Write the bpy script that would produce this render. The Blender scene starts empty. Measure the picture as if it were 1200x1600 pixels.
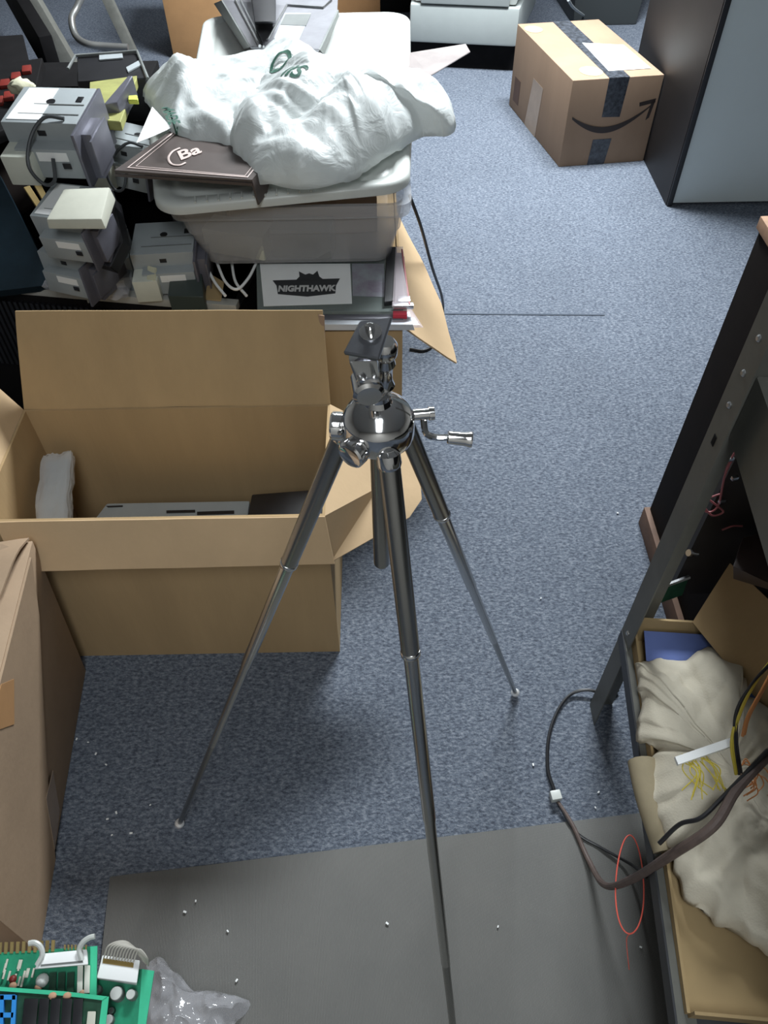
import bpy, bmesh, math, random
from mathutils import Vector, Matrix, noise
from mathutils.bvhtree import BVHTree
V = Vector
PI = math.pi
S = bpy.context.scene
COL = S.collection

# ------------------------------------------------------------------ camera, world, lights, exposure
F_PX, PITCH, ROLL, CAM_H = 1200.0, math.radians(50), math.radians(-1), 1.5
fwd = V((0, math.cos(PITCH), -math.sin(PITCH)))
r0 = V((1, 0, 0)); u0 = r0.cross(fwd)
RGT = math.cos(ROLL)*r0 + math.sin(ROLL)*u0
UPV = -math.sin(ROLL)*r0 + math.cos(ROLL)*u0
cd = bpy.data.cameras.new('camera'); cam = bpy.data.objects.new('camera', cd); COL.objects.link(cam)
mw = Matrix((RGT, UPV, -fwd)).transposed().to_4x4(); mw.translation = V((0, 0, CAM_H))
cam.matrix_world = mw
cd.sensor_fit = 'VERTICAL'; cd.sensor_height = 32.0; cd.lens = 32.0*F_PX/1600.0
cd.clip_start = 0.02
S.camera = cam
S.view_settings.view_transform = 'Standard'; S.view_settings.look = 'None'
S.view_settings.gamma = 1.0; S.view_settings.exposure = 1.0; S.view_settings.use_curve_mapping = False
W = bpy.data.worlds.new('world'); S.world = W; W.use_nodes = True
W.node_tree.nodes['Background'].inputs[0].default_value = (0.7, 0.8, 1.0, 1)
W.node_tree.nodes['Background'].inputs[1].default_value = 0.06

def area(name, loc, sx, sy, power, color=(0.9, 0.96, 1.0), rz=0.0):
    l = bpy.data.lights.new(name, 'AREA'); l.shape = 'RECTANGLE'; l.size = sx; l.size_y = sy
    l.energy = power; l.color = color
    o = bpy.data.objects.new(name, l); o.location = loc; o.rotation_euler = (0, 0, rz); COL.objects.link(o)
    return o
LAMPS = [('fluorescent_light_far', (0.65, 3.2, 2.58), 1.2, 0.5, 122),
         ('fluorescent_light_near', (0.05, -0.7, 2.58), 0.5, 1.2, 15),
         ('fluorescent_light_back', (-0.6, 5.6, 2.58), 1.2, 0.5, 8)]
for nm, loc, sx, sy, pw in LAMPS: area(nm, loc, sx, sy, pw)

# ------------------------------------------------------------------ helpers
def ray(px, py): return RGT*((px-600)/F_PX) - UPV*((py-800)/F_PX) + fwd
def at(px, py, z=0.0):
    d = ray(px, py); t = (z-CAM_H)/d.z; return V((0, 0, CAM_H)) + d*t
def atY(px, py, Y):
    d = ray(px, py); return V((0, 0, CAM_H)) + d*(Y/d.y)

def catmull(pts, n=8):
    P = [V(p) for p in pts]
    if len(P) < 3: return P
    P = [P[0]*2-P[1]] + P + [P[-1]*2-P[-2]]
    out = []
    for i in range(1, len(P)-2):
        a, b, c, d = P[i-1:i+3]
        for k in range(n):
            t = k/n
            out.append(0.5*((2*b)+(c-a)*t+(2*a-5*b+4*c-d)*t*t+(3*b-a-3*c+d)*t**3))
    out.append(P[-2]); return out

class M:
    def __init__(s): s.bm = bmesh.new()
    def merge(s, o):
        me = bpy.data.meshes.new('tmp'); o.bm.to_mesh(me); s.bm.from_mesh(me); bpy.data.meshes.remove(me); o.bm.free(); return s
    def hexa(s, b, t, bev=0):
        """b, t: four bottom and four top corners (counter-clockwise from above)"""
        bm = bmesh.new()
        vs = [bm.verts.new(V(p)) for p in list(b)+list(t)]
        for f in ((3, 2, 1, 0), (4, 5, 6, 7), (0, 1, 5, 4), (1, 2, 6, 5), (2, 3, 7, 6), (3, 0, 4, 7)): bm.faces.new([vs[i] for i in f])
        bmesh.ops.recalc_face_normals(bm, faces=bm.faces)
        if bev: bmesh.ops.bevel(bm, geom=bm.edges[:], offset=bev, segments=2, affect='EDGES', profile=0.6)
        me = bpy.data.meshes.new('tmp'); bm.to_mesh(me); s.bm.from_mesh(me); bpy.data.meshes.remove(me); bm.free(); return s
    def box(s, c, d, rz=0.0, bev=0.0, R=None):
        R = R or Matrix.Rotation(rz, 3, 'Z'); c = V(c); x, y, z = d[0]/2, d[1]/2, d[2]/2
        q = [(-x, -y), (x, -y), (x, y), (-x, y)]
        return s.hexa([c+R@V((a, b, -z)) for a, b in q], [c+R@V((a, b, z)) for a, b in q], bev)
    def slab(s, pts, th, n=None, bev=0):
        """planar polygon with thickness; the given points are the visible face, th goes to the back"""
        P = [V(p) for p in pts]
        if n is None:
            n = V((0, 0, 0))
            for i in range(len(P)):
                a, b = P[i], P[(i+1) % len(P)]; n += (a).cross(b)
            n.normalize()
        n = V(n).normalized()
        bm = bmesh.new()
        A = [bm.verts.new(p) for p in P]; B = [bm.verts.new(p-n*th) for p in P]
        k = len(P)
        if k == 4: bm.faces.new(A); bm.faces.new(B[::-1])
        else:
            fa = bm.faces.new(A); fb = bm.faces.new(B[::-1])
        for i in range(k): bm.faces.new([A[i], B[i], B[(i+1) % k], A[(i+1) % k]])
        bmesh.ops.triangulate(bm, faces=[f for f in bm.faces if len(f.verts) > 4])
        bmesh.ops.recalc_face_normals(bm, faces=bm.faces)
        if bev: bmesh.ops.bevel(bm, geom=bm.edges[:], offset=bev, segments=1, affect='EDGES')
        me = bpy.data.meshes.new('tmp'); bm.to_mesh(me); s.bm.from_mesh(me); bpy.data.meshes.remove(me); bm.free(); return s
    def tube(s, pts, r, n=8, smooth=True, closed=False, flat=1.0):
        P = catmull(pts) if smooth and len(pts) > 2 else [V(p) for p in pts]
        if closed: P = P[:-1]
        rings = []; up = V((0, 0, 1)); m = len(P)
        prev = None
        for i, p in enumerate(P):
            a = P[(i-1) % m] if (closed or i > 0) else p; b = P[(i+1) % m] if (closed or i < m-1) else p
            t = (b-a).normalized()
            if prev is None: u = t.cross(up if abs(t.z) < .95 else V((1, 0, 0))).normalized()
            else: u = (prev - t*prev.dot(t)).normalized()
            prev = u; w = t.cross(u)
            rr = r(i/max(1, m-1)) if callable(r) else r
            rings.append([s.bm.verts.new(p+u*math.cos(2*PI*k/n)*rr+w*math.sin(2*PI*k/n)*rr*flat) for k in range(n)])
        for i in range(m if closed else m-1):
            A, B = rings[i], rings[(i+1) % m]
            for k in range(n): s.bm.faces.new([A[k], A[(k+1) % n], B[(k+1) % n], B[k]])
        if not closed: s.bm.faces.new(rings[0][::-1]); s.bm.faces.new(rings[-1])
        return s
    def cyl(s, p0, p1, r0, r1=None, n=20): 
        r1 = r0 if r1 is None else r1; p0 = V(p0); p1 = V(p1)
        return s.lathe(p0, p1-p0, [(r0, 0), (r1, (p1-p0).length)], n)
    def lathe(s, c, axis, prof, n=24):
        c = V(c); a = V(axis).normalized(); u = a.cross(V((0, 0, 1)) if abs(a.z) < .9 else V((1, 0, 0))).normalized(); w = a.cross(u)
        rings = []
        for r, h in prof:
            r = max(r, 1e-5)
            rings.append([s.bm.verts.new(c+a*h+u*math.cos(2*PI*k/n)*r+w*math.sin(2*PI*k/n)*r) for k in range(n)])
        for A, B in zip(rings, rings[1:]):
            for k in range(n): s.bm.faces.new([A[k], A[(k+1) % n], B[(k+1) % n], B[k]])
        s.bm.faces.new(rings[0][::-1]); s.bm.faces.new(rings[-1]); return s
    def ball(s, c, r, n=16, sc=(1, 1, 1)):
        mt = Matrix.Translation(V(c)) @ Matrix.Diagonal((*[r*k for k in sc], 1))
        bmesh.ops.create_uvsphere(s.bm, u_segments=n, v_segments=max(6, n//2), radius=1, matrix=mt); return s
    def xf(s, mt): bmesh.ops.transform(s.bm, matrix=mt, verts=s.bm.verts[:]); return s

def text_m(txt, size, mt, extrude=0.0006, shear=0.0, sx=1.0, bold=0.0):
    c = bpy.data.curves.new('txt', 'FONT'); c.body = txt; c.size = size; c.extrude = extrude; c.align_x = 'CENTER'; c.align_y = 'CENTER'; c.shear = shear; c.offset = bold; c.resolution_u = 4
    o = bpy.data.objects.new('txt', c); COL.objects.link(o)
    dg = bpy.context.evaluated_depsgraph_get(); me = bpy.data.meshes.new_from_object(o.evaluated_get(dg))
    m = M(); m.bm.from_mesh(me); bpy.data.objects.remove(o); bpy.data.curves.remove(c); bpy.data.meshes.remove(me)
    m.xf(Matrix.Diagonal((sx, 1, 1, 1))); m.xf(mt); return m

def frame(o, x, y):
    """matrix with origin o, local x along x, local y close to y"""
    x = V(x).normalized(); y = V(y); z = x.cross(y).normalized(); y = z.cross(x)
    m = Matrix((x, y, z)).transposed().to_4x4(); m.translation = V(o); return m

def wloc(o):
    l = V((0, 0, 0))
    while o: l += V(o.location); o = o.parent
    return l

def thing(name, label, cat, loc=(0, 0, 0), group=None):
    o = bpy.data.objects.new(name, None); o.empty_display_size = .05; COL.objects.link(o); o.location = loc
    o['label'] = label; o['category'] = cat
    if group: o['group'] = group
    return o
def part(name, m, mt, parent=None, label=None, ang=35, cat=None, group=None, kind=None):
    bm = m.bm if isinstance(m, M) else m
    off = wloc(parent) if parent else None
    if off is None:
        xs = [v.co.x for v in bm.verts]; ys = [v.co.y for v in bm.verts]; zs = [v.co.z for v in bm.verts]
        off = V(((min(xs)+max(xs))/2, (min(ys)+max(ys))/2, min(zs)))
    for v in bm.verts: v.co -= off
    me = bpy.data.meshes.new(name); bm.to_mesh(me); bm.free()
    for p in me.polygons: p.use_smooth = True
    me.set_sharp_from_angle(angle=math.radians(ang))
    me.materials.append(mt)
    o = bpy.data.objects.new(name, me); COL.objects.link(o)
    if parent: o.parent = parent
    else: o.location = off
    if label: o['label'] = label
    if cat: o['category'] = cat
    if group: o['group'] = group
    if kind: o['kind'] = kind
    return o
def single(name, m, mt, label, cat, group=None, ang=35, kind=None): return part(name, m, mt, None, label, ang, cat, group, kind)
def struct(name, m, mt): return part(name, m, mt, kind='structure')
def copy_tree(o, parent=None):
    c = o.copy(); COL.objects.link(c); c.parent = parent
    for ch in [x for x in COL.objects if x.parent == o]: copy_tree(ch, c)
    return c

# ------------------------------------------------------------------ materials
MATS = {}
def mat(name, col, rough=0.6, metal=0.0, var=0.0, vscale=20.0, bump=0.0, bscale=80.0, trans=0.0, alpha=1.0, spec=0.5, coat=0.0, emit=0.0, sss=0.0, vstretch=(1, 1, 1), col2=None):
    m = bpy.data.materials.new(name); m.use_nodes = True; nt = m.node_tree; b = nt.nodes['Principled BSDF']
    b.inputs['Base Color'].default_value = (*col, 1); b.inputs['Roughness'].default_value = rough; b.inputs['Metallic'].default_value = metal
    b.inputs['Specular IOR Level'].default_value = spec; b.inputs['Transmission Weight'].default_value = trans; b.inputs['Alpha'].default_value = alpha
    b.inputs['Coat Weight'].default_value = coat
    if emit: b.inputs['Emission Color'].default_value = (*col, 1); b.inputs['Emission Strength'].default_value = emit
    tc = nt.nodes.new('ShaderNodeTexCoord'); mp = nt.nodes.new('ShaderNodeMapping'); nt.links.new(tc.outputs['Object'], mp.inputs[0]); mp.inputs['Scale'].default_value = vstretch
    if var or col2:
        n = nt.nodes.new('ShaderNodeTexNoise'); n.inputs['Scale'].default_value = vscale; n.inputs['Detail'].default_value = 5; n.inputs['Roughness'].default_value = .65
        nt.links.new(mp.outputs[0], n.inputs['Vector'])
        r = nt.nodes.new('ShaderNodeValToRGB'); r.color_ramp.elements[0].position = .3; r.color_ramp.elements[1].position = .7
        a = col2 or tuple(k*(1-var) for k in col); c = col if col2 else tuple(min(1, k*(1+var)) for k in col)
        r.color_ramp.elements[0].color = (*a, 1); r.color_ramp.elements[1].color = (*c, 1)
        nt.links.new(n.outputs[0], r.inputs[0]); nt.links.new(r.outputs[0], b.inputs['Base Color'])
    if bump:
        n2 = nt.nodes.new('ShaderNodeTexNoise'); n2.inputs['Scale'].default_value = bscale; n2.inputs['Detail'].default_value = 4; nt.links.new(mp.outputs[0], n2.inputs['Vector'])
        bp = nt.nodes.new('ShaderNodeBump'); bp.inputs['Strength'].default_value = bump; bp.inputs['Distance'].default_value = .003
        nt.links.new(n2.outputs[0], bp.inputs['Height']); nt.links.new(bp.outputs[0], b.inputs['Normal'])
    MATS[name] = m; return m

def carpet_mat():
    m = mat('carpet', (0.1, 0.13, 0.19), 0.95, spec=0.1); nt = m.node_tree; b = nt.nodes['Principled BSDF']; L = nt.links
    tc = nt.nodes.new('ShaderNodeTexCoord')
    def ns(sc, det, rough=.6, st=(1, 1, 1)):
        mp = nt.nodes.new('ShaderNodeMapping'); mp.inputs['Scale'].default_value = st; L.new(tc.outputs['Object'], mp.inputs[0])
        n = nt.nodes.new('ShaderNodeTexNoise'); n.inputs['Scale'].default_value = sc; n.inputs['Detail'].default_value = det; n.inputs['Roughness'].default_value = rough; L.new(mp.outputs[0], n.inputs['Vector']); return n
    n1 = ns(105, 4, .8, (1, 1.8, 1)); r1 = nt.nodes.new('ShaderNodeValToRGB'); e = r1.color_ramp.elements
    e[0].position = .34; e[0].color = (.054, .062, .082, 1); e[1].position = .68; e[1].color = (.255, .278, .315, 1)
    k = e.new(.5); k.color = (.122, .142, .178, 1)
    L.new(n1.outputs[0], r1.inputs[0])
    n2 = ns(2.5, 3); r2 = nt.nodes.new('ShaderNodeValToRGB'); r2.color_ramp.elements[0].color = (.86, .86, .86, 1); r2.color_ramp.elements[1].color = (1.1, 1.1, 1.1, 1)
    L.new(n2.outputs[0], r2.inputs[0])
    mx = nt.nodes.new('ShaderNodeMixRGB'); mx.blend_type = 'MULTIPLY'; mx.inputs[0].default_value = 1; L.new(r1.outputs[0], mx.inputs[1]); L.new(r2.outputs[0], mx.inputs[2])
    L.new(mx.outputs[0], b.inputs['Base Color'])
    n3 = ns(260, 3); bp = nt.nodes.new('ShaderNodeBump'); bp.inputs['Strength'].default_value = .7; bp.inputs['Distance'].default_value = .004; L.new(n3.outputs[0], bp.inputs['Height']); L.new(bp.outputs[0], b.inputs['Normal'])
    return m
CARPET = carpet_mat()

def rib_mat(name, c1, c2, scale, axis='X', rough=.7, bump=.4):
    """fine parallel ribs"""
    m = mat(name, c1, rough); nt = m.node_tree; b = nt.nodes['Principled BSDF']; L = nt.links
    tc = nt.nodes.new('ShaderNodeTexCoord'); w = nt.nodes.new('ShaderNodeTexWave'); w.bands_direction = axis; w.inputs['Scale'].default_value = scale; w.inputs['Distortion'].default_value = .3; w.inputs['Detail'].default_value = 1
    L.new(tc.outputs['Object'], w.inputs[0])
    n = nt.nodes.new('ShaderNodeTexNoise'); n.inputs['Scale'].default_value = 9; n.inputs['Detail'].default_value = 6
    L.new(tc.outputs['Object'], n.inputs['Vector'])
    r = nt.nodes.new('ShaderNodeValToRGB'); r.color_ramp.elements[0].color = (*c1, 1); r.color_ramp.elements[1].color = (*c2, 1); L.new(w.outputs[0], r.inputs[0])
    mx = nt.nodes.new('ShaderNodeMixRGB'); mx.blend_type = 'MULTIPLY'; mx.inputs[0].default_value = .5
    r2 = nt.nodes.new('ShaderNodeValToRGB'); r2.color_ramp.elements[0].color = (.6, .6, .6, 1); r2.color_ramp.elements[1].color = (1.2, 1.15, 1.1, 1); L.new(n.outputs[0], r2.inputs[0])
    L.new(r.outputs[0], mx.inputs[1]); L.new(r2.outputs[0], mx.inputs[2]); L.new(mx.outputs[0], b.inputs['Base Color'])
    bp = nt.nodes.new('ShaderNodeBump'); bp.inputs['Strength'].default_value = bump; bp.inputs['Distance'].default_value = .002; L.new(w.outputs[0], bp.inputs['Height']); L.new(bp.outputs[0], b.inputs['Normal'])
    return m
MATM = rib_mat('rubber_mat', (.118, .118, .112), (.148, .148, .14), 125, 'X', .6, .35)
CARD = mat('cardboard', (.43, .30, .16), .85, var=.10, vscale=6, bump=.15, bscale=120, vstretch=(1, 1, .15), spec=.2)
CARDP = mat('cardboard_pale', (.56, .40, .24), .85, var=.08, vscale=5, bump=.1, bscale=100, spec=.2)
CARDB = mat('cardboard_brown', (.34, .23, .155), .8, var=.10, vscale=5, bump=.12, bscale=90, vstretch=(1, 1, .2), spec=.25)
CARDO = mat('cardboard_orange', (.50, .28, .13), .85, var=.08, vscale=8, spec=.2)
CHROME = mat('chrome', (.78, .78, .78), .09, 1.0, var=.04, vscale=30)
LEGM = mat('leg_metal', (.36, .36, .345), .27, 1.0, var=.08, vscale=12, vstretch=(1, 1, .2))
LEGL = mat('leg_metal_light', (.55, .55, .53), .2, 1.0, var=.08, vscale=12, vstretch=(1, 1, .2))
RUBB = mat('black_rubber', (.018, .018, .02), .6, bump=.1)
BLK = mat('black_plastic', (.012, .012, .014), .4, var=.3)
BLKM = mat('black_matte', (.006, .0055, .006), .8, var=.3, spec=.15)
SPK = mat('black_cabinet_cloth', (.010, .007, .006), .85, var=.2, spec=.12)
DKCLOTH = mat('dark_laminate', (.016, .012, .011), .55, var=.25, vscale=4)
WOODT = mat('tan_particle_board', (.45, .27, .17), .8, var=.15, vscale=40)
WOODB = mat('brown_wood', (.10, .05, .03), .6, var=.3, vscale=8, vstretch=(1, 1, .1))
WHITE = mat('white_plastic', (.56, .58, .55), .35, var=.03)
WHITEP = mat('white_paper', (.85, .86, .85), .7, var=.02)
CREAM = mat('cream_plastic', (.62, .64, .56), .4, var=.05)
GREY = mat('grey_plastic', (.33, .36, .37), .5, var=.08, vscale=10, bump=.05)
GREYD = mat('grey_plastic_dark', (.15, .16, .155), .55, var=.15, vscale=10)
BEIGE = mat('beige_plastic', (.50, .50, .42), .55, var=.06)
PURP = mat('painted_steel', (.15, .15, .18), .38, .35, var=.1)
STEEL = mat('steel', (.55, .56, .57), .3, 1.0, var=.1)
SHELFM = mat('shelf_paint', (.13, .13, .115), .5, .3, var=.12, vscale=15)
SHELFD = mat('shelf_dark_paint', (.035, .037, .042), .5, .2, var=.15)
CABW = mat('cabinet_laminate', (.60, .67, .68), .5, var=.03, vscale=3)
MACHW = mat('machine_white', (.36, .39, .38), .5, var=.03)
GREEN = mat('green_circuit_board', (.02, .22, .12), .35, var=.35, vscale=25, coat=.3)
GREENL = mat('light_green_edge', (.05, .48, .27), .4, var=.1)
GREEND = mat('dark_green_board', (.012, .05, .028), .4, var=.4, vscale=60)
GOLD = mat('gold_contact', (.62, .47, .20), .35, .8)
BLUE = mat('blue_plastic', (.03, .24, .62), .4, var=.05)
BLUEC = mat('blue_card', (.10, .145, .36), .7, var=.1, vscale=6)
YELG = mat('olive_board', (.30, .30, .10), .6, var=.2)
RED = mat('red_button', (.17, .018, .012), .5, var=.2)
REDP = mat('red_plastic', (.55, .03, .06), .4)
REDW = mat('coral_wire', (.85, .13, .09), .45)
PINKW = mat('dusty_pink_wire', (.36, .10, .11), .5)
YELW = mat('yellow_wire', (.55, .44, .05), .5)
ORW = mat('orange_wire', (.55, .22, .07), .5)
BRNW = mat('brown_cable', (.105, .075, .065), .6, var=.2, vscale=60)
SIGNB = mat('brown_sign', (.075, .058, .052), .45, var=.08)
PINK = mat('pale_pink_ink', (.60, .48, .44), .6)
SMILE = mat('black_print', (.035, .025, .022), .6)
TAPE = mat('printed_black_tape', (.02, .022, .026), .25, var=.8, vscale=60, col2=(.09, .10, .12))
TAPEC = mat('clear_tape', (.40, .29, .20), .2, var=.08)
CANVAS = mat('canvas_cloth', (.60, .55, .44), .9, var=.09, vscale=8, bump=.25, bscale=350)
TANB = mat('tan_carton', (.33, .235, .115), .85, var=.1, vscale=6)
SCREEN = mat('dark_glass', (.012, .024, .034), .22, var=.2)
DKGRN = mat('print_green', (.03, .10, .07), .6)
YELL = mat('yellow_tag', (.55, .60, .10), .6)
FOAM = mat('yellowed_foam', (.60, .58, .42), .9, var=.1, bump=.5)
YELD = mat('ochre_strip', (.22, .15, .04), .7, var=.2)

def clear_mat(name, col, rough, alpha, tr=.0):
    m = mat(name, col, rough, alpha=alpha, spec=.7); return m
TOTE = clear_mat('translucent_plastic', (.50, .50, .51), .25, .42)
BUBBLE = mat('bubble_wrap', (.85, .88, .9), .08, alpha=.45, coat=1.0, bump=1.0, bscale=60, spec=.9)
FILM = mat('clear_film', (.55, .55, .58), .08, alpha=.35, bump=.6, bscale=40, spec=1.0)
BLIST = mat('clear_blister', (.75, .66, .70), .1, alpha=.35, spec=.9)
GLASS = mat('green_tinged_glass', (.24, .28, .265), .12, alpha=.55, spec=.8)
def bag_mat():
    m = mat('bag_film', (.70, .73, .72), .36, spec=.6); nt = m.node_tree; b = nt.nodes['Principled BSDF']; L = nt.links
    tr = nt.nodes.new('ShaderNodeBsdfTranslucent'); tr.inputs[0].default_value = (.9, .93, .92, 1)
    mx = nt.nodes.new('ShaderNodeMixShader'); mx.inputs[0].default_value = .22
    out = nt.nodes['Material Output']; L.new(b.outputs[0], mx.inputs[1]); L.new(tr.outputs[0], mx.inputs[2]); L.new(mx.outputs[0], out.inputs[0])
    tc = nt.nodes.new('ShaderNodeTexCoord'); n = nt.nodes.new('ShaderNodeTexNoise'); n.inputs['Scale'].default_value = 13; n.inputs['Detail'].default_value = 4; n.inputs['Distortion'].default_value = 2.5
    L.new(tc.outputs['Object'], n.inputs['Vector']); bp = nt.nodes.new('ShaderNodeBump'); bp.inputs['Strength'].default_value = .35; bp.inputs['Distance'].default_value = .012
    L.new(n.outputs[0], bp.inputs['Height']); L.new(bp.outputs[0], b.inputs['Normal']); return m
BAG = bag_mat()

# ------------------------------------------------------------------ room
struct('floor', M().box((0.3, 3.0, -.02), (8, 9.4, .04)), CARPET)
CEIL = mat('ceiling_paint', (.48, .48, .47), .9); WALL = mat('wall_paint', (.42, .40, .37), .9, var=.05)
struct('ceiling', M().box((0.3, 3.0, 2.66), (8, 9.4, .06)), CEIL)
struct('wall_left', M().box((-3.73, 3.0, 1.315), (.06, 9.4, 2.63)), WALL)
struct('wall_right', M().box((4.33, 3.0, 1.315), (.06, 9.4, 2.63)), WALL)
struct('wall_back', M().box((0.3, 7.73, 1.315), (8, .06, 2.63)), WALL)
struct('wall_front', M().box((0.3, -1.73, 1.315), (8, .06, 2.63)), WALL)
struct('trim_1', M().slab([at(690, 489, .0012), at(945, 491, .0012), at(945, 493, .0012), at(690, 491, .0012)], .001), mat('seam_line', (.07, .085, .11), .95))  # darker strip along the carpet seam

# rubber mat
ma, mb_ = at(173, 1371), at(905, 1283); ux = (mb_-ma).normalized(); uy = V((-ux.y, ux.x, 0))
mo = M(); Rm = Matrix((ux, uy, V((0, 0, 1)))).transposed()
mo.box((.5, -.45, .003), (1.0, .9, .006), bev=.0015)
matobj = single('rubber_floor_mat', mo, MATM, 'grey finely ribbed rubber mat lying on the blue carpet in front', 'mat')
matobj.matrix_world = frame(ma, ux, uy) @ Matrix.Translation((.5, -.45, 0.0005))

# ------------------------------------------------------------------ tripod
T = V((-.003, .434, 1.10))
FT = [V((-.4, .488, 0)), V((.272, .747, 0)), V((.105, .042, 0))]
tp = thing('tripod', 'chrome three legged camera tripod standing extended in the middle of the carpet', 'tripod', (T.x, T.y, 0))
for F in FT:
    d = V((F.x-T.x, F.y-T.y, 0)).normalized()
    h = V((T.x, T.y, 1.082)) + d*.026
    F = F.copy(); F.z = .004
    ax = (F-h); Ln = ax.length; a = ax.normalized()
    def pp(t): return h + ax*t
    m = M(); m.lathe(pp(0), a, [(.0035, 0), (.0075, .002), (.0085, .012), (.0085, Ln*.178-.004)], 20)
    lg = part('leg', m, LEGM, tp)
    # U-channel strip on the outside of the upper tube
    part('leg_cap', M().lathe(pp(0)-a*.001, a, [(.006, -.002), (.0092, .001), (.0097, .010), (.0088, .013)], 20), CHROME, lg, 'bright chrome cap at the top of the leg')
    part('collar', M().lathe(pp(.178)-a*.006, a, [(.0087, 0), (.0092, .001), (.0092, .005), (.0078, .007)], 20), CHROME, lg)
    part('lower_section', M().lathe(pp(.176), a, [(.0070, 0), (.0070, Ln*.20), (.0060, Ln*.205), (.0060, Ln*.443)], 16), LEGL, lg)
    part('end_section', M().lathe(pp(.617), a, [(.0050, 0), (.0048, Ln*.2), (.0045, Ln*.375)], 16), LEGM, lg)
    part('foot_tip', M().lathe(pp(1)-a*.016, a, [(.0045, -.002), (.0085, .002), (.0095, .008), (.008, .013), (.003, .016)], 16), mat('foot_bright_chrome', (.85, .85, .85), .35, .5) if 'foot_bright_chrome' not in MATS else MATS['foot_bright_chrome'], lg, 'small bright chrome foot')  # chrome's bright reflection put into a paler, half-metal colour
# hub
part('hub', M().lathe((T.x, T.y, 1.075), (0, 0, 1), [(.017, 0), (.027, .002), (.028, .006), (.028, .021), (.0275, .023), (.024, .028), (.017, .034), (.011, .037), (.009, .044)], 40), CHROME, tp)
part('center_column', M().lathe((T.x, T.y, .905), (0, 0, 1), [(.006, 0), (.0075, .003), (.0075, .17)], 24), LEGM, tp)
part('column_collar', M().lathe((T.x, T.y, 1.115), (0, 0, 1), [(.0085, 0), (.010, .002), (.010, .006), (.0075, .009), (.0065, .035)], 28), CHROME, tp)
for (dx, dy) in ((-.6, -.8), (-.97, .1)):
    dd = V((dx, dy, 0)).normalized(); c0 = V((T.x, T.y, 1.084))+dd*.024
    part('lock_knob', M().lathe(c0, dd, [(.004, 0), (.0105, .003), (.0115, .005), (.0115, .012), (.010, .0135), (.008, .0125)], 28), CHROME, tp)
# crank
cr = V((T.x+.027, T.y+.004, 1.094))
part('crank_shaft', M().cyl(cr, cr+V((.012, .001, 0)), .0045).cyl(cr+V((.012, .001, 0)), cr+V((.016, .0014, 0)), .0055), CHROME, tp)
q0 = cr+V((.008, .000, -.004))
ck = part('crank_arm', M().tube([q0, q0+V((.002, -.008, -.008)), q0+V((.010, -.012, -.009)), q0+V((.020, -.012, -.009))], .0028), CHROME, tp)
part('crank_grip', M().lathe(q0+V((.018, -.012, -.009)), V((1, -.12, -.05)), [(.004, 0), (.0052, .001), (.0055, .014), (.0065, .018), (.006, .0195)], 24), CHROME, ck)
# pan head : neck leaning, knob, plate
nb = V((T.x-.003, T.y-.003, 1.124)); nt_ = V((T.x-.007, T.y-.026, 1.180))
part('tilt_pivot', M().lathe(V((T.x-.006, T.y-.022, 1.136)), V((-.15, 1, .1)), [(.009, 0), (.0115, .002), (.0115, .018), (.009, .020)], 28), CHROME, tp)
part('head_neck', M().hexa([nb+V((-.009, -.007, 0)), nb+V((.006, -.007, 0)), nb+V((.006, .007, 0)), nb+V((-.009, .007, 0))], [nt_+V((-.012, -.011, 0)), nt_+V((.008, -.011, 0)), nt_+V((.008, .011, 0)), nt_+V((-.012, .011, 0))], .003), CHROME, tp)
kn0 = V((T.x+.005, T.y-.004, 1.128)); kn1 = V((T.x+.006, T.y-.010, 1.172))
part('locking_column', M().lathe(kn0, kn1-kn0, [(.0055, 0), (.0075, .004), (.0055, .010), (.0055, .022), (.0075, .026), (.0062, .032), (.0085, .036), (.0085, .044), (.006, .048)], 28), CHROME, tp)
# plate: fit four photo points on a tilted plane
pz = 1.190
pc = [at(536, 550, pz+.000), at(592, 560, pz), at(613, 494, pz+.006), at(562, 500, pz+.006)]
pn = (pc[1]-pc[0]).cross(pc[3]-pc[0]).normalized()
part('camera_plate', M().slab(pc, .0035, pn, .001), mat('dark_plate', (.15, .155, .17), .28, .8, var=.2), tp, 'dark grey camera mounting plate')
cs = (pc[0]+pc[1]+pc[2]+pc[3])/4 + (pc[3]-pc[0])*.12
part('camera_screw', M().lathe(cs, pn, [(.0075, 0), (.0075, .001), (.0032, .0015), (.0032, .006), (.002, .007)], 20), CHROME, tp)

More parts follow.
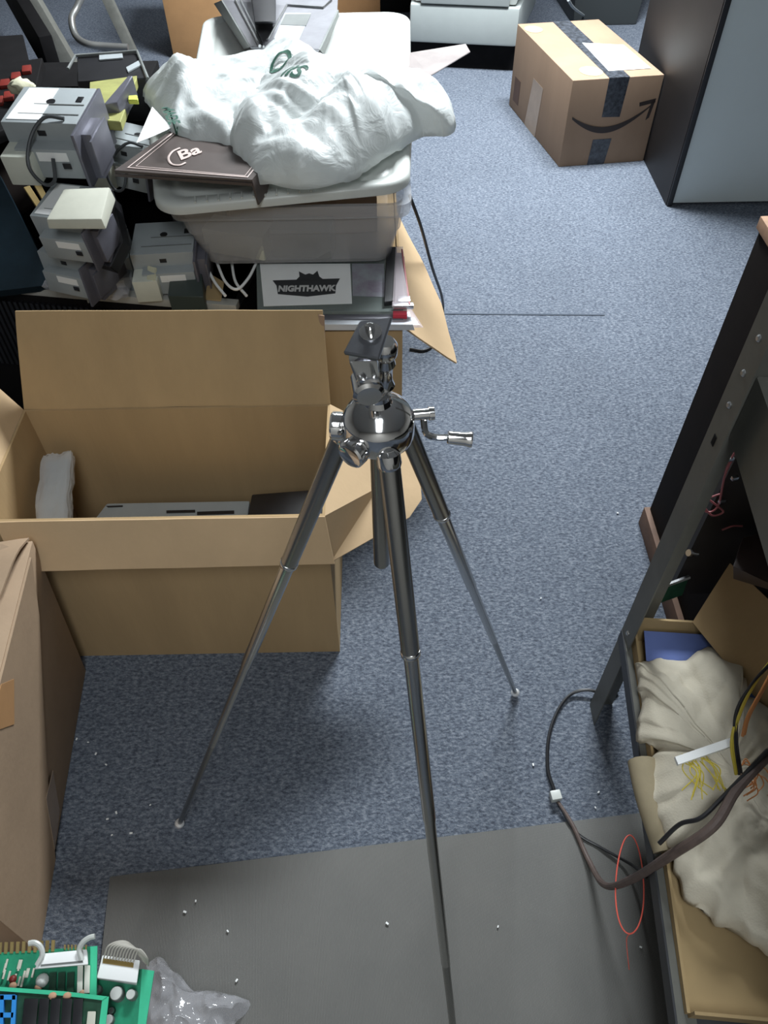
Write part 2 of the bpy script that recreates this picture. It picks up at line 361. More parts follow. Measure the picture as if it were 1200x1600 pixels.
# ------------------------------------------------------------------ carton 1, open, centre left
BX = (-.712, -.103, .858, 1.146, .47); TH = .005
x0, x1, y0, y1, H = BX
c1 = thing('cardboard_box', 'large open cardboard box with raised back flap, left of the tripod', 'cardboard box', ((x0+x1)/2, (y0+y1)/2, 0))
m = M(); m.box(((x0+x1)/2, y0+TH/2, H/2), (x1-x0, TH, H)); m.box(((x0+x1)/2, y1-TH/2, H/2), (x1-x0, TH, H))
m.box((x0+TH/2, (y0+y1)/2, H/2), (TH, y1-y0-2*TH, H)); m.box((x1-TH/2, (y0+y1)/2, H/2), (TH, y1-y0-2*TH, H))
m.box(((x0+x1)/2, (y0+y1)/2, TH/2+.0005), (x1-x0-.012, y1-y0-.012, TH))
part('box_body', m, CARD, c1)
def sheet(pts, th, nu=12, nv=8, bend=0.0, wob=0.0, seed=0):
    """bilinear quad p0 p1 p2 p3 with slight bend"""
    p = [V(q) for q in pts]; m = M(); n = (p[1]-p[0]).cross(p[3]-p[0]).normalized()
    G = []
    for s_ in (0, 1):
        g = []
        for j in range(nv+1):
            row = []
            for i in range(nu+1):
                u, v = i/nu, j/nv
                q = (p[0]*(1-u)+p[1]*u)*(1-v)+(p[3]*(1-u)+p[2]*u)*v
                q = q + n*(bend*math.sin(PI*u)*v + wob*noise.noise(q*9+V((seed, 0, 0)))) - n*th*s_
                row.append(m.bm.verts.new(q))
            g.append(row)
        G.append(g)
    A, B = G
    for j in range(nv):
        for i in range(nu):
            m.bm.faces.new([A[j][i], A[j][i+1], A[j+1][i+1], A[j+1][i]]); m.bm.faces.new([B[j+1][i], B[j+1][i+1], B[j][i+1], B[j][i]])
    for i in range(nu):
        m.bm.faces.new([A[0][i+1], A[0][i], B[0][i], B[0][i+1]]); m.bm.faces.new([A[nv][i], A[nv][i+1], B[nv][i+1], B[nv][i]])
    for j in range(nv):
        m.bm.faces.new([A[j][0], A[j+1][0], B[j+1][0], B[j][0]]); m.bm.faces.new([A[j+1][nu], A[j][nu], B[j][nu], B[j+1][nu]])
    bmesh.ops.recalc_face_normals(m.bm, faces=m.bm.faces[:])
    return m
bfY = 1.215
part('box_flap', sheet([V((x0, y1, H)), V((x1, y1, H)), atY(504, 485, bfY), atY(24, 486, bfY)], .004, wob=.004), CARD, c1)
part('box_flap', sheet([V((x0+.035, y0, H)), V((x1, y0, H)), at(523, 880, .385), at(30, 892, .385)], .004, wob=.003, seed=3), CARDP, c1, 'front flap folded down outside, lit tone in its colour')  # the light this flap catches is put into its paler card colour
part('box_flap', sheet([V((x0, y0, H)), V((x0, y1, H)), V((x0-.075, y1+.005, H+.15)), V((x0-.10, y0, H+.13))], .004, wob=.004, seed=5), CARDP, c1)
A = V((x1, y1, H)); B = V((x1, y0, H))
fl = M(); P6 = [A, B, at(517, 878, .365), at(640, 808, .36), at(659, 780, .365), at(657, 755, .37), at(626, 688, .40)]
ctr = sum(P6, V())/7
bm = fl.bm; top = [bm.verts.new(p) for p in P6]; bot = [bm.verts.new(p-V((.001, -.001, .004))) for p in P6]; ct = bm.verts.new(ctr); cb = bm.verts.new(ctr-V((0, 0, .004)))
for i in range(7):
    j = (i+1) % 7; bm.faces.new([top[i], top[j], ct]); bm.faces.new([bot[j], bot[i], cb]); bm.faces.new([top[i], bot[i], bot[j], top[j]])
bmesh.ops.recalc_face_normals(bm, faces=bm.faces[:])
part('box_flap', fl, CARDP, c1, 'right flap spread outwards with torn corner')
# crease lines on the back flap and torn corner
tc_ = atY(497, 491, bfY-.004); m = M()
m.slab([tc_, tc_+V((.012, -.004, 0)), tc_+V((.010, -.008, -.055)), tc_+V((.004, -.006, -.03))], .002)
part('torn_paper', m, CARDB, c1, 'torn corner of the raised flap')
# contents
dz = .335
g = [at(165, 786, dz), at(392, 783, dz)]; gy = min(g[0].y, 1.13)
dev = thing('computer_drive', 'flat grey plastic drive unit lying inside the open cardboard box', 'device', ((g[0].x+g[1].x)/2, .99, .006))
xa, xb = at(120, 812, dz).x, at(388, 800, dz).x
part('casing', M().hexa([V((xa, .88, .006)), V((xb, .88, .006)), V((xb, gy, .006)), V((xa+.05, gy, .006))], [V((xa, .88, dz)), V((xb, .88, dz)), V((xb, gy, dz)), V((xa+.05, gy, dz))], .004), GREY, dev)
part('label_slot', M().slab([at(260, 798, dz+.001), at(305, 797, dz+.001), at(305, 801, dz+.001), at(260, 802, dz+.001)], .001).slab([at(308, 800, dz+.001), at(366, 798, dz+.001), at(366, 803, dz+.001), at(308, 805, dz+.001)], .001), BLK, dev)
part('catch', M().slab([at(166, 791, dz+.001), at(192, 790, dz+.001), at(192, 792, dz+.001), at(169, 793, dz+.001)], .001), BLK, dev)
part('sticker', M().slab([at(333, 806, dz+.001), at(348, 806, dz+.001), at(348, 809, dz+.001), at(333, 809, dz+.001)], .001), YELL, dev)
bkz = .35
_by = at(395, 772, bkz).y; _bx = at(386, 790, bkz).x
single('black_case', M().hexa([V((_bx, .87, .006)), V((-.112, .87, .006)), V((-.112, _by+.012, .006)), V((_bx, _by, .006))], [V((_bx, .87, bkz)), V((-.112, .87, bkz)), V((-.112, _by+.012, bkz)), V((_bx+.006, _by, bkz))], .004), BLK, 'matt black case in the right end of the open cardboard box', 'case')
bw = M(); b0 = at(72, 830, .345); b1 = at(102, 728, .375); ax = (b1-b0).normalized()
fr = frame((b0+b1)/2, V((1, .12, 0)), ax)
q = M()
for j in range(13):
    for k in range(20):
        pass
L_ = (b1-b0).length
q.box((0, 0, 0), (.060, L_+.05, .03), bev=.009)
bmesh.ops.subdivide_edges(q.bm, edges=q.bm.edges[:], cuts=9, use_grid_fill=True)
for v in q.bm.verts: v.co += v.co.normalized()*(.007*noise.noise(v.co*45)+.004*(1-2*abs(noise.noise(v.co*90))))
q.xf(fr)
part_b = thing('wrapped_drive', 'grey module in clear bubble wrap standing in the left corner of the open box', 'wrapped part', (-.63, 1.0, .3))
part('wrapping', q, BUBBLE, part_b, ang=25)
part('module', M().box((0, 0, 0), (.044, L_+.02, .018), bev=.003).xf(fr), GREY, part_b, 'grey module')

# ------------------------------------------------------------------ carton 2, lower left, standing
e1, e2 = at(135, 1045), at(62, 1470)
dr = (e1-e2).normalized(); e0 = e2 - dr*.02; nrm = V((dr.y, -dr.x, 0)); H2 = .46
c2 = thing('cardboard_box', 'tall brown cardboard box with crumpled taped top at the left edge', 'cardboard box', (e1.x-.25, .5, 0))
bk = -nrm*.5
bb = [e0, e1-V((0, .004, 0)), e1-V((0, .004, 0))+bk, e0+bk]
Ht = V((.05, 0, H2))
CARD2 = mat('cardboard_tan', (.42, .30, .20), .75, var=.10, vscale=5, bump=.12, bscale=90, spec=.3)
part('box_body', M().hexa(bb, [p+Ht for p in bb], .002), CARD2, c2)
tA = e1+V((.05, -.004, H2)); 
m = M()
rnd = random.Random(4)
part('taped_top', sheet([tA+V((-.30, .0, .001)), tA+V((-.004, 0, .001)), tA+V((-.01, -.13, .012)), tA+V((-.3, -.13, .012))], .004, wob=.02, seed=9, nu=16), CARD2, c2, 'crumpled top flaps')
for k in range(3):
    a_ = tA+V((-.055-.012*k, -.01-.03*k, .012)); part('torn_tape', sheet([a_, a_+V((.03, -.015, .012)), a_+V((.022, -.06, .008)), a_+V((-.01, -.055, 0))], .0012, wob=.02, seed=k, nu=8), TAPEC, c2, 'clear shiny tape')
# overlapping side sheet with the slanting edge
def onface(u, z): return e0 + dr*u + V((.05*z/H2, 0, z)) + nrm*.0
Lf = (e1-e0).length
m = M(); pts = [(0, .001), (Lf*.28, .001), (Lf*.40, .10), (Lf*.62, .24), (Lf*.83, .36), (Lf*.93, H2-.002), (0, H2-.002)]
m.slab([onface(u, z)+nrm*.004 for u, z in pts], .004, nrm)
part('outer_sheet', m, CARD2, c2, 'brown sheet overlapping the side')
part('clear_tape', M().slab([onface(u, z)+nrm*.0048 for u, z in ((Lf*.30, .02), (Lf*.42, .03), (Lf*.50, .12), (Lf*.40, .13))], .0006, nrm), TAPEC, c2, 'shiny strip of packing tape')
part('patch', M().slab([onface(u, z)+nrm*.005 for u, z in ((Lf*.46, .365), (Lf*.56, .41), (Lf*.50, .455), (Lf*.36, .455))], .0008, nrm), CARDO, c2, 'darker brown patch')

# ------------------------------------------------------------------ parcel with printed smile (far right)
a0, a1, a2 = at(873, 261), at(795, 164), at(1010, 251)
a2 = a0+(a2-a0)*.962; a3 = a1+(a2-a0); HZ = V((0, 0, .328))
pb = thing('parcel_box', 'brown shipping parcel with black tape and curved arrow print by the grey cabinet', 'parcel', (a0+a3)/2)
part('box_body', M().hexa([a0, a2, a3, a1], [a0+HZ, a2+HZ, a3+HZ, a1+HZ], .003), CARDB, pb)
fx = (a2-a0).normalized(); Wd = (a2-a0).length; fy = (a1-a0).normalized(); Dp = (a1-a0).length; fn = V((fx.y, -fx.x, 0))
def pf(u, z): return a0+fx*(u*Wd)+V((0, 0, z*.328))+fn*.0012
def ptp(u, v): return a0+HZ+fx*(u*Wd)+fy*(v*Dp)+V((0, 0, .0012))
part('tape', M().slab([pf(.395, 1.0), pf(.62, 1.0), pf(.60, .56), pf(.395, .57)][::-1], .0008, fn).slab([ptp(.395, 0), ptp(.62, 0), ptp(.64, 1), ptp(.43, 1)], .0008, V((0, 0, 1))), TAPE, pb, 'black printed packing tape')
part('tape', M().slab([pf(.345, .31), pf(.56, .31), pf(.53, .0), pf(.33, .0)][::-1], .0008, fn), TAPE, pb, 'short black tape at the bottom')
part('shipping_label', M().slab([ptp(.46, .10), ptp(.93, .10), ptp(.93, .50), ptp(.50, .58)], .0006, V((0, 0, 1))).xf(Matrix.Translation((0, 0, .0012))), WHITEP, pb, 'white shipping label')
m = M()
for (u, v, r) in ((.28, .12, .035), (.12, .88, .03)):
    m = M(); m.slab([ptp(u+math.cos(k*PI/6)*r*1.4/Wd*.9, v+math.sin(k*PI/6)*r/Dp*1.4) for k in range(12)], .0005, V((0, 0, 1)))
    part('scuff', m, CARDP, pb, 'pale round scuff')
ls = lambda v, z: a0+fy*(v*Dp)+V((0, 0, z*.328)) - fx*.0012
part('clear_tape', M().slab([ls(.45, .0), ls(.66, .0), ls(.60, .62), ls(.42, .62)], .0006, -fx), TAPEC, pb)
part('patch', M().slab([ls(.82, .12), ls(.93, .12), ls(.93, .42), ls(.82, .42)], .0006, -fx), WOODB, pb, 'dark brown patch on the side')
m = M(); N = 24
def smile(t): # u 0.05..0.93
    return .06+.86*t, .60 - .21*math.sin(PI*min(1, t*.98+.02))**.9 + .06*t
up = []; lo = []
for i in range(N+1):
    t = i/N; u, z = smile(t); w = .012+.062*math.sin(PI*min(1, .08+t*.9))
    up.append((u, z+w*.5)); lo.append((u, z-w*.5))
poly = up+lo[::-1]
for i in range(N):
    m.slab([pf(*up[i]), pf(*up[i+1]), pf(*lo[i+1]), pf(*lo[i])], .0006, fn)
m.slab([pf(.79, .71), pf(.965, .745), pf(.97, .70), pf(.80, .665)], .0006, fn); m.slab([pf(.97, .745), pf(.94, .53), pf(.905, .50), pf(.925, .70)], .0006, fn)
m.xf(Matrix.Translation(fn*.0008))
part('printed_arrow', m, SMILE, pb, 'dark curved arrow print like a smile')

# ------------------------------------------------------------------ grey cabinet (right back)
cb_ = at(1040, 321); cx = cb_.x; cy = cb_.y
gc = thing('arcade_cabinet', 'tall grey fronted cabinet with dark sides at the upper right', 'cabinet', (cx+.33, cy+.35, 0))
part('side_panel', M().hexa([V((cx, cy, 0)), V((cx+.02, cy, 0)), V((cx+.02, cy+.75, 0)), V((cx+.0, cy+.75, 0))], [V((cx, cy, 1.7)), V((cx+.02, cy, 1.7)), V((cx+.02, cy+.75, 1.7)), V((cx, cy+.75, 1.7))], .002), DKCLOTH, gc, 'dark brown glossy side panel')
part('front_panel', M().box((cx+.345, cy+.01, .855), (.65, .02, 1.69)), CABW, gc, 'pale grey front panel')
part('edge_trim', M().box((cx+.012, cy-.004, .85), (.02, .010, 1.7), bev=.003), BLK, gc, 'black rounded edge strip')
part('back_body', M().box((cx+.345, cy+.385, .85), (.645, .72, 1.69)), DKCLOTH, gc)

# ------------------------------------------------------------------ dark speaker-like cabinet behind the shelf post
dk = thing('speaker_cabinet', 'black faced wooden cabinet standing behind the shelving post', 'cabinet', (.86, 1.0, 0))
X0 = .640; Y0, Y1_ = .80, 1.205; HH = .815
part('body', M().box((X0+.23, (Y0+Y1_)/2, HH/2+.012), (.44, Y1_-Y0, HH-.03), bev=.003), SPK, dk)
part('top_board', M().box((X0+.235, (Y0+Y1_)/2, HH-.006), (.46, Y1_-Y0+.01, .022), bev=.002), WOODT, dk, 'tan unfinished top board')
part('base_board', M().box((X0+.232, (Y0+Y1_)/2, .03), (.47, Y1_-Y0+.01, .06), bev=.002), mat('base_wood', (.14, .075, .045), .7, var=.2), dk, 'brown wooden base')

# ------------------------------------------------------------------ metal shelving
PX, PY = .426, .722
sh = thing('metal_shelving', 'grey steel shelving unit with perforated angle posts along the right edge', 'shelving', (PX+.2, .3, 0))
bd = (at(1074, 1600, .3)-at(984, 980, .3)).normalized(); bn = V((-bd.y, bd.x, 0));  # towards +x
if bn.x < 0: bn = -bn
def post(c, sx=1, sy=-1, z1=1.45):
    m = M(); w = .046; t = .0022
    m.box((c.x+sx*w/2, c.y, z1/2), (w, t, z1)); m.box((c.x, c.y+sy*w/2, z1/2), (t, w, z1)); return m
pcorn = V((PX, PY, 0))
ps = part('post', post(pcorn), SHELFM, sh)
m = M()
for z in (.80, 1.10, 1.20):
    part('slot_hole', M().box((PX-.0015, PY-.024, z), (.0012, .008, .016), bev=.0004), BLKM, ps)
for z in (.86, .91, .96, 1.01, 1.06, .325, .295):
    part('bolt', M().lathe((PX-.0012, PY-.024-(0.006 if z == .295 else 0), z), (-1, 0, 0), [(.0045, 0), (.0045, .001), (.0028, .003)], 10), STEEL, ps, 'bright bolt head')
# shelf decks
def deck(name, z, hgt, mt, inn=0.0):
    o = V((PX, PY, z)) + bn*inn; L1 = .95; Dn = .42
    m = M(); a = o; b = o+bd*L1; c = b+bn*Dn; d = o+bn*Dn
    dn = V((0, 0, -.0015))
    m.hexa([a+dn, b+dn, c+dn, d+dn], [a, b, c, d])
    for p, q_ in ((a, b), (b, c), (c, d), (d, a)):
        e = (q_-p).normalized(); nn = V((-e.y, e.x, 0))*.0015
        m.slab([p, q_, q_-V((0, 0, hgt)), p-V((0, 0, hgt))], .0018)
        
    return part(name, m, mt, sh)
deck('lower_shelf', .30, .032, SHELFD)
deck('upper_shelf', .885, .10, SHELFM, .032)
_o = V((PX, PY-.03, .887))+bn*.05
single('black_equipment_case', M().hexa([_o, _o+bd*.7, _o+bd*.7+bn*.32, _o+bn*.32], [p+V((0, 0, .16)) for p in (_o, _o+bd*.7, _o+bd*.7+bn*.32, _o+bn*.32)], .004), BLKM, 'black equipment case lying on the upper shelf at the right edge', 'case')
# inward flange of the lower shelf
a = V((PX, PY-.01, .3005)); m = M(); m.slab([a, a+bd*.93, a+bd*.93+bn*.025, a+bn*.025], .001, V((0, 0, 1)))
part('shelf_rim', m, SHELFM, sh)

# open carton on lower shelf with blue inside + raised flap
sz = .302
sc = thing('open_carton', 'tan open carton on the lower shelf holding the canvas cloth', 'cardboard box', (.56, .45, sz))
ca, cb2 = at(1005, 968, .375), at(1082, 972, .375)
w0 = V((ca.x, ca.y, sz)); 
o_ = V((ca.x, ca.y, sz)); Lc = .56; Wc = .36
def cw(u, v, z=0): return o_ + bd*(u*Lc) + bn*(v*Wc) + V((0, 0, z))
hc = .073
m = M()
for (p, q_, h1, h2) in ((cw(0, 0), cw(0, 1), hc, hc), (cw(0, 1), cw(1, 1), hc, hc), (cw(1, 1), cw(1, 0), .03, .03), (cw(1, 0), cw(0, 0), .012, .03)):
    m.slab([p, q_, q_+V((0, 0, h2)), p+V((0, 0, h1))], .004)
m.slab([cw(0, 0, .004), cw(1, 0, .004), cw(1, 1, .004), cw(0, 1, .004)], .003)
part('box_body', m, TANB, sc)
part('lining', M().slab([cw(.01, .02, .0465), cw(.27, .02, .01), cw(.27, .98, .01), cw(.01, .98, .0465)], .002), BLUEC, sc, 'blue card lining the end of the carton')
f0 = at(1082, 972, .378); f1 = at(1200, 985, .378)
part('box_flap', sheet([f0, at(1205, 1120, .375), at(1225, 960, .50), at(1140, 880, .47)], .003, wob=.004), CARD, sc, 'raised tan flap')

# canvas cloth heap
def heap(outline, zb, Hh, fn_, rings=46, seg=150, bottom=True, c=None, pw=2.2, bz=None):
    P = catmull(outline+[outline[0]], 10)[:-1]
    # resample to seg
    n = len(P); L = [0]
    for i in range(n): L.append(L[-1]+(P[(i+1) % n]-P[i]).length)
    out = []
    for k in range(seg):
        t = L[-1]*k/seg; i = max(j for j in range(n) if L[j] <= t)
        f = (t-L[i])/max(1e-9, L[i+1]-L[i]); out.append(P[i].lerp(P[(i+1) % n], f))
    c = c or sum(out, V())/seg
    m = M(); R = []
    for j in range(rings+1):
        r = j/rings; row = []
        for k in range(seg):
            p = c.lerp(out[k], r); z = zb(p) if callable(zb) else zb
            hgt = Hh*max(0, 1-r**pw)**.5
            q = V((p.x, p.y, z+hgt)); q = fn_(q, r, k/seg)
            row.append(m.bm.verts.new(q)) if j else None
        if j == 0:
            z = zb(c) if callable(zb) else zb
            cv = m.bm.verts.new(fn_(V((c.x, c.y, z+Hh)), 0, 0)); R.append(cv)
        else: R.append(row)
    for k in range(seg): m.bm.faces.new([R[0], R[1][k], R[1][(k+1) % seg]])
    for j in range(1, rings):
        for k in range(seg): m.bm.faces.new([R[j][k], R[j+1][k], R[j+1][(k+1) % seg], R[j][(k+1) % seg]])
    if bottom:
        B = []
        for k in range(seg):
            p = c.lerp(out[k], .96); z = zb(p) if callable(zb) else zb; B.append(m.bm.verts.new(V((p.x, p.y, z-.0))))
        for k in range(seg): m.bm.faces.new([R[rings][k], B[k], B[(k+1) % seg], R[rings][(k+1) % seg]])
        m.bm.faces.new(B[::-1])
    bmesh.ops.recalc_face_normals(m.bm, faces=m.bm.faces[:])
    return m
def ridg(p, s, o=0): 
    n = noise.noise(p*s+V((o, o*1.7, 0))); return (1-abs(n)*2.2)
_cr = random.Random(5); _cd = []
for k in range(8):
    a_ = _cr.choice((.35, .6, 2.5))+_cr.uniform(-.45, .45); _cd.append((V((math.cos(a_), math.sin(a_), 0)), 11+k*k*.95, _cr.random()*2, _cr.random()*9))
def cloth_fn(q, r, a):
    wv = V((noise.noise(q*7), noise.noise(q*7+V((0, 3, 4))), 0))*.05; z = 0
    for d_, f_, o_, nn_ in _cd:
        t_ = abs(((q+wv).dot(d_)*f_+o_) % 2-1); msk = .25+1.1*max(0, noise.noise(q*7+V((nn_, 0, 2)))+.35)
        z += (1-t_**1.4)*msk*.26/f_
    ed = noise.noise(V((math.cos(a*2*PI)*9, math.sin(a*2*PI)*9, 1)))*.012*r
    return q+V((noise.noise(q*22)*.008*r+ed, noise.noise(q*22+V((9, 0, 0)))*.008*r+ed, (z-.03)*(1-.6*r**8)))
zc = .345
co = [at(*p, zc) for p in ((993, 1032), (1040, 1022), (1065, 1030), (1120, 1012), (1150, 1040), (1168, 1085), (1230, 1150), (1300, 1330), (1280, 1500), (1190, 1480), (1100, 1425), (1052, 1340), (1012, 1230), (1015, 1185), (1032, 1165), (1003, 1142), (1003, 1090))]
cv_ = single('canvas_cloth', heap(co, .325, .065, cloth_fn, 60, 190), CANVAS, 'crumpled beige canvas drop cloth heaped in the carton on the lower shelf', 'cloth', ang=180)
# rolled tan bag piece + lower carton
ro = [at(1003, 1190, .33), at(1015, 1250, .33), at(1040, 1330, .32)]
single('foam_roll', M().tube(ro, lambda t: .022-.004*t, 14), mat('foam_tan', (.30, .25, .16), .9, var=.1), 'tan rolled padding between the canvas cloth and shelf edge', 'padding', ang=60)
lt = [at(1092, 1385, .322), at(1075, 1640, .322), at(1330, 1640, .322), at(1300, 1385, .322)]
# wires over the shelf
bt = at(1195, 1150, .47)
def wires(name, paths, r, mt, label, cat, group=None):
    m = M()
    for p in paths: m.tube(p, r, 8)
    return single(name, m, mt, label, cat, group, ang=60)
# ribbon connector strip on cloth
single('ribbon_strip', M().slab([at(1053, 1185, .43), at(1140, 1155, .43), at(1142, 1168, .43), at(1058, 1197, .43)], .006), WHITEP, 'white connector strip lying on the canvas cloth', 'connector')
rn = random.Random(11); paths = []
for k in range(14):
    s0 = at(1062+rn.random()*80, 1190-rn.random()*12, .428); paths.append([s0, s0+V((rn.uniform(-.01, .02), -.02, .004)), s0+V((rn.uniform(-.02, .03), -.035-rn.random()*.02, -.006))])
wires('loose_wire_tails', paths, .0009, YELW, 'thin yellow wire tails fraying below the white connector strip', 'wires')
paths = []
for k in range(9):
    s0 = at(1150+rn.random()*35, 1190+rn.random()*30, .415); paths.append([s0, s0+V((.01, rn.uniform(-.01, .01), .004)), s0+V((.015, -.02, .0)), s0+V((rn.uniform(-.01, .01), -.03, -.004))])
wires('orange_wire_tangle', paths, .0009, ORW, 'small tangle of orange wires on the canvas beside the brown cable', 'wires')
for i, (mt, nm, lb) in enumerate(((YELW, 'yellow_wire', 'yellow wire hanging in a curve over the canvas cloth'), (BLK, 'black_wire', 'thin black wire beside the yellow one over the canvas cloth'), (ORW, 'orange_wire', 'orange brown wire entering from the right edge above the canvas'))):
    o = i*5
    pth = [at(1215, 1020+o, .55), at(1180-o*.4, 1065, .52), at(1156-o, 1110, .49), at(1143+o, 1160, .46), at(1150+o, 1210, .42)]
    if i == 2: pth = [at(1230, 1000, .56), at(1195, 1070, .53), at(1168, 1120, .49), at(1160, 1150, .46)]
    wires(nm, [pth, [p+V((.003, .002, .001)) for p in pth]], .0022, mt, lb, 'wire')
# brown cable bundle from the mat up to the shelf
bc = thing('brown_cable', 'brown sleeved cable bundle running from white plug on the floor up to the shelf', 'cable', at(868, 1250))
cp = [at(872, 1253, .012), at(895, 1290, .012), at(920, 1345, .02), at(945, 1383, .08), at(985, 1375, .20), at(1050, 1335, .36), at(1115, 1290, .425), at(1150, 1235, .435), at(1200, 1180, .45), at(1260, 1120, .46)]
part('cable', M().tube(cp, lambda t: .0035+.0035*min(1, t*1.8), 10), BRNW, bc)
cp2 = [at(872, 1255, .012), at(900, 1300, .01), at(940, 1325, .01), at(985, 1350, .03), at(1010, 1370, .12)]
part('cable_strand', M().tube(cp2, .0028, 8), BLK, bc, 'thin dark strand')
cp3 = [at(1030, 1318, .37), at(1062, 1288, .40), at(1095, 1278, .42), at(1130, 1245, .43), at(1200, 1172, .46)]
part('cable_strand', M().tube(cp3, .0032, 8), BLK, bc, 'black strand lying over the canvas')
pl = at(868, 1244, .012)
part('plug', M().box(pl, (.020, .018, .018), rz=.15, bev=.002), WHITE, bc, 'white plastic plug')
part('lead', M().tube([at(866, 1234, .010), at(856, 1200, .006), at(858, 1150, .005), at(872, 1110, .005), at(892, 1085, .008), at(918, 1078, .015), at(950, 1085, .012), at(966, 1078, .008)], .0035, 8), BLK, bc, 'black lead curving round the post foot')
# coral wire loop
cl = []
for k in range(20):
    a = 2*PI*k/20; cl.append(at(984+22*math.cos(a)*(1+.15*math.sin(a)), 1382+77*math.sin(a), .14))
single('coral_wire_loop', M().tube(cl+[cl[0]], .0012, 8, closed=True).tube([cl[5], at(979, 1470, .12), at(983, 1515, .06)], .0007, 6), REDW, 'thin coral red wire loop hanging by the brown cable', 'wire', ang=60)
# small board near post, dark objects on the shelf end
gb = thing('small_circuit_board', 'little dark green circuit board propped beside the shelving post', 'circuit board', at(1045, 920, .36))
g0, g1, g2, g3 = at(1026, 944, .36), at(1066, 930, .36), at(1076, 903, .40), at(1038, 917, .40)
part('board', M().slab([g0, g1, g2, g3], .002), GREEND, gb)
part('header', M().tube([g3+V((0, 0, .003)), g2+V((0, 0, .003))], .004, 6), STEEL, gb, 'silver connector row')
# dark electronics on shelf: pink wires on black board
be = thing('wired_black_panel', 'black panel with dusty pink wires and metal clips behind the post', 'electronic panel', (.63, .77, .42))
q4 = [at(1085, 800, .46), at(1215, 900, .46), at(1215, 560, .70), at(1150, 640, .66)]
P_ = [V((.515, .775, .33)), V((.72, .775, .33)), V((.72, .775, .80)), V((.515, .775, .80))]
part('panel', M().slab(P_, .012, V((0, -1, 0))), DKCLOTH, be)
def on(px, py): return atY(px, py, .765)
wp = [[on(1160, 690), on(1140, 720), on(1115, 760), on(1098, 780), on(1125, 772)], [on(1145, 715), on(1132, 745), on(1122, 790), on(1105, 800), on(1090, 785)], [on(1095, 785), on(1112, 805), on(1130, 800), on(1120, 790), on(1100, 775)], [on(1128, 828), on(1145, 822), on(1160, 822)]]
m = M()
for w_ in wp: m.tube(w_, .0016, 6)
part('wire', m, PINKW, be, 'dusty pink wires')
for (px, py) in ((1141, 717), (1148, 747), (1101, 770), (1128, 783)):
    p = on(px, py); part('clip', M().box(p, (.010, .006, .006), rz=.3, bev=.001), STEEL, be)
sc_ = on(1090, 866); single('steel_screw', M().lathe(sc_, V((-1, -.2, .5)), [(.003, 0), (.003, .016), (.006, .017), (.006, .022)], 10), STEEL, 'shiny loose screw against the black panel behind the post', 'screw')
# upper right brown thing
single('brown_module', M().hexa([at(1145, 905, .50), at(1230, 930, .50), at(1240, 850, .50), at(1160, 850, .50)], [at(1145, 885, .56), at(1230, 925, .56), at(1240, 820, .56), at(1160, 840, .56)], .003), mat('dark_brown', (.05, .028, .022), .5, var=.2), 'dark brown module above the raised tan flap', 'module')

# ------------------------------------------------------------------ circuit boards, lower left, on a low carton
zb = .40
st = thing('low_carton', 'cardboard carton under the circuit boards in the lower left corner', 'cardboard box', (-.42, .02, 0))
part('box_body', M().box((-.50, .0, .185), (.19, .24, .37), bev=.002), CARDB, st)
def brd(name, label, px4, z, th=.0016, mt=GREEN):
    t = thing(name, label, 'circuit board', sum((at(*p, z) for p in px4), V())/len(px4), None)
    part('board', M().slab([at(*p, z) for p in px4], th), mt, t); return t
z1 = .415
B1 = brd('circuit_board', 'green circuit board with gold edge contacts and white latched header, back of the pile', [(-60, 1640), (150, 1640), (152, 1478), (70, 1484), (-60, 1492)], z1)
m = M()
for k in range(14):
    u = -40+k*9.2; m.slab([at(u, 1492-k*.4, z1+.001), at(u+5, 1492-k*.4, z1+.001), at(u+6, 1474-k*.4, z1+.001), at(u+1, 1474-k*.4, z1+.001)], .002)
for k in range(7):
    u = 100+k*5.5; m.slab([at(u, 1484, z1+.001), at(u+2.5, 1484, z1+.001), at(u+2.5, 1476, z1+.001), at(u, 1476, z1+.001)], .002)
part('edge_contacts', m, GOLD, B1, 'gold edge contacts')
part('board_edge', M().slab([at(140, 1560, z1+.001), at(150, 1560, z1+.001), at(152, 1478, z1+.001), at(141, 1479, z1+.001)], .001), GREENL, B1, 'light green board edge strip')
hz = z1+.02
hd = part('header', M().hexa([at(53, 1515, z1), at(138, 1508, z1), at(137, 1488, z1), at(66, 1492, z1)], [at(54, 1514, hz), at(138, 1507, hz), at(136, 1483, hz), at(66, 1490, hz)], .0015), WHITEP, B1, 'white plastic header')
part('slot', M().slab([at(63, 1510, hz+.0006), at(130, 1504, hz+.0006), at(129, 1501, hz+.0006), at(64, 1507, hz+.0006)], .0006), GREYD, hd)
part('latch', M().tube([at(58, 1508, hz), at(66, 1492, hz+.004), at(63, 1479, hz+.008), at(54, 1473, hz+.01), at(45, 1474, hz+.010)], .0035, 8, flat=.8), WHITE, hd)
part('latch', M().tube([at(128, 1500, hz), at(124, 1484, hz+.004), at(130, 1472, hz+.008), at(140, 1465, hz+.01), at(148, 1463, hz+.010)], .0033, 8, flat=.8), WHITE, hd)
for dx in (0, 11): part('terminal_strip', M().hexa([at(120+dx, 1552, z1), at(129+dx, 1552, z1), at(130+dx, 1510, z1), at(121+dx, 1510, z1)], [at(120+dx, 1552, z1+.008), at(129+dx, 1552, z1+.008), at(130+dx, 1508, z1+.008), at(121+dx, 1508, z1+.008)], .001), CREAM, B1)
m = M(); rn = random.Random(3)
for k in range(16):
    px, py = rn.uniform(-10, 50), rn.uniform(1512, 1545); a = at(px, py, z1+.003); m.cyl(a, a+V((0, .010, 0)), .0014, n=8)
part('resistors', m, BEIGE, B1)
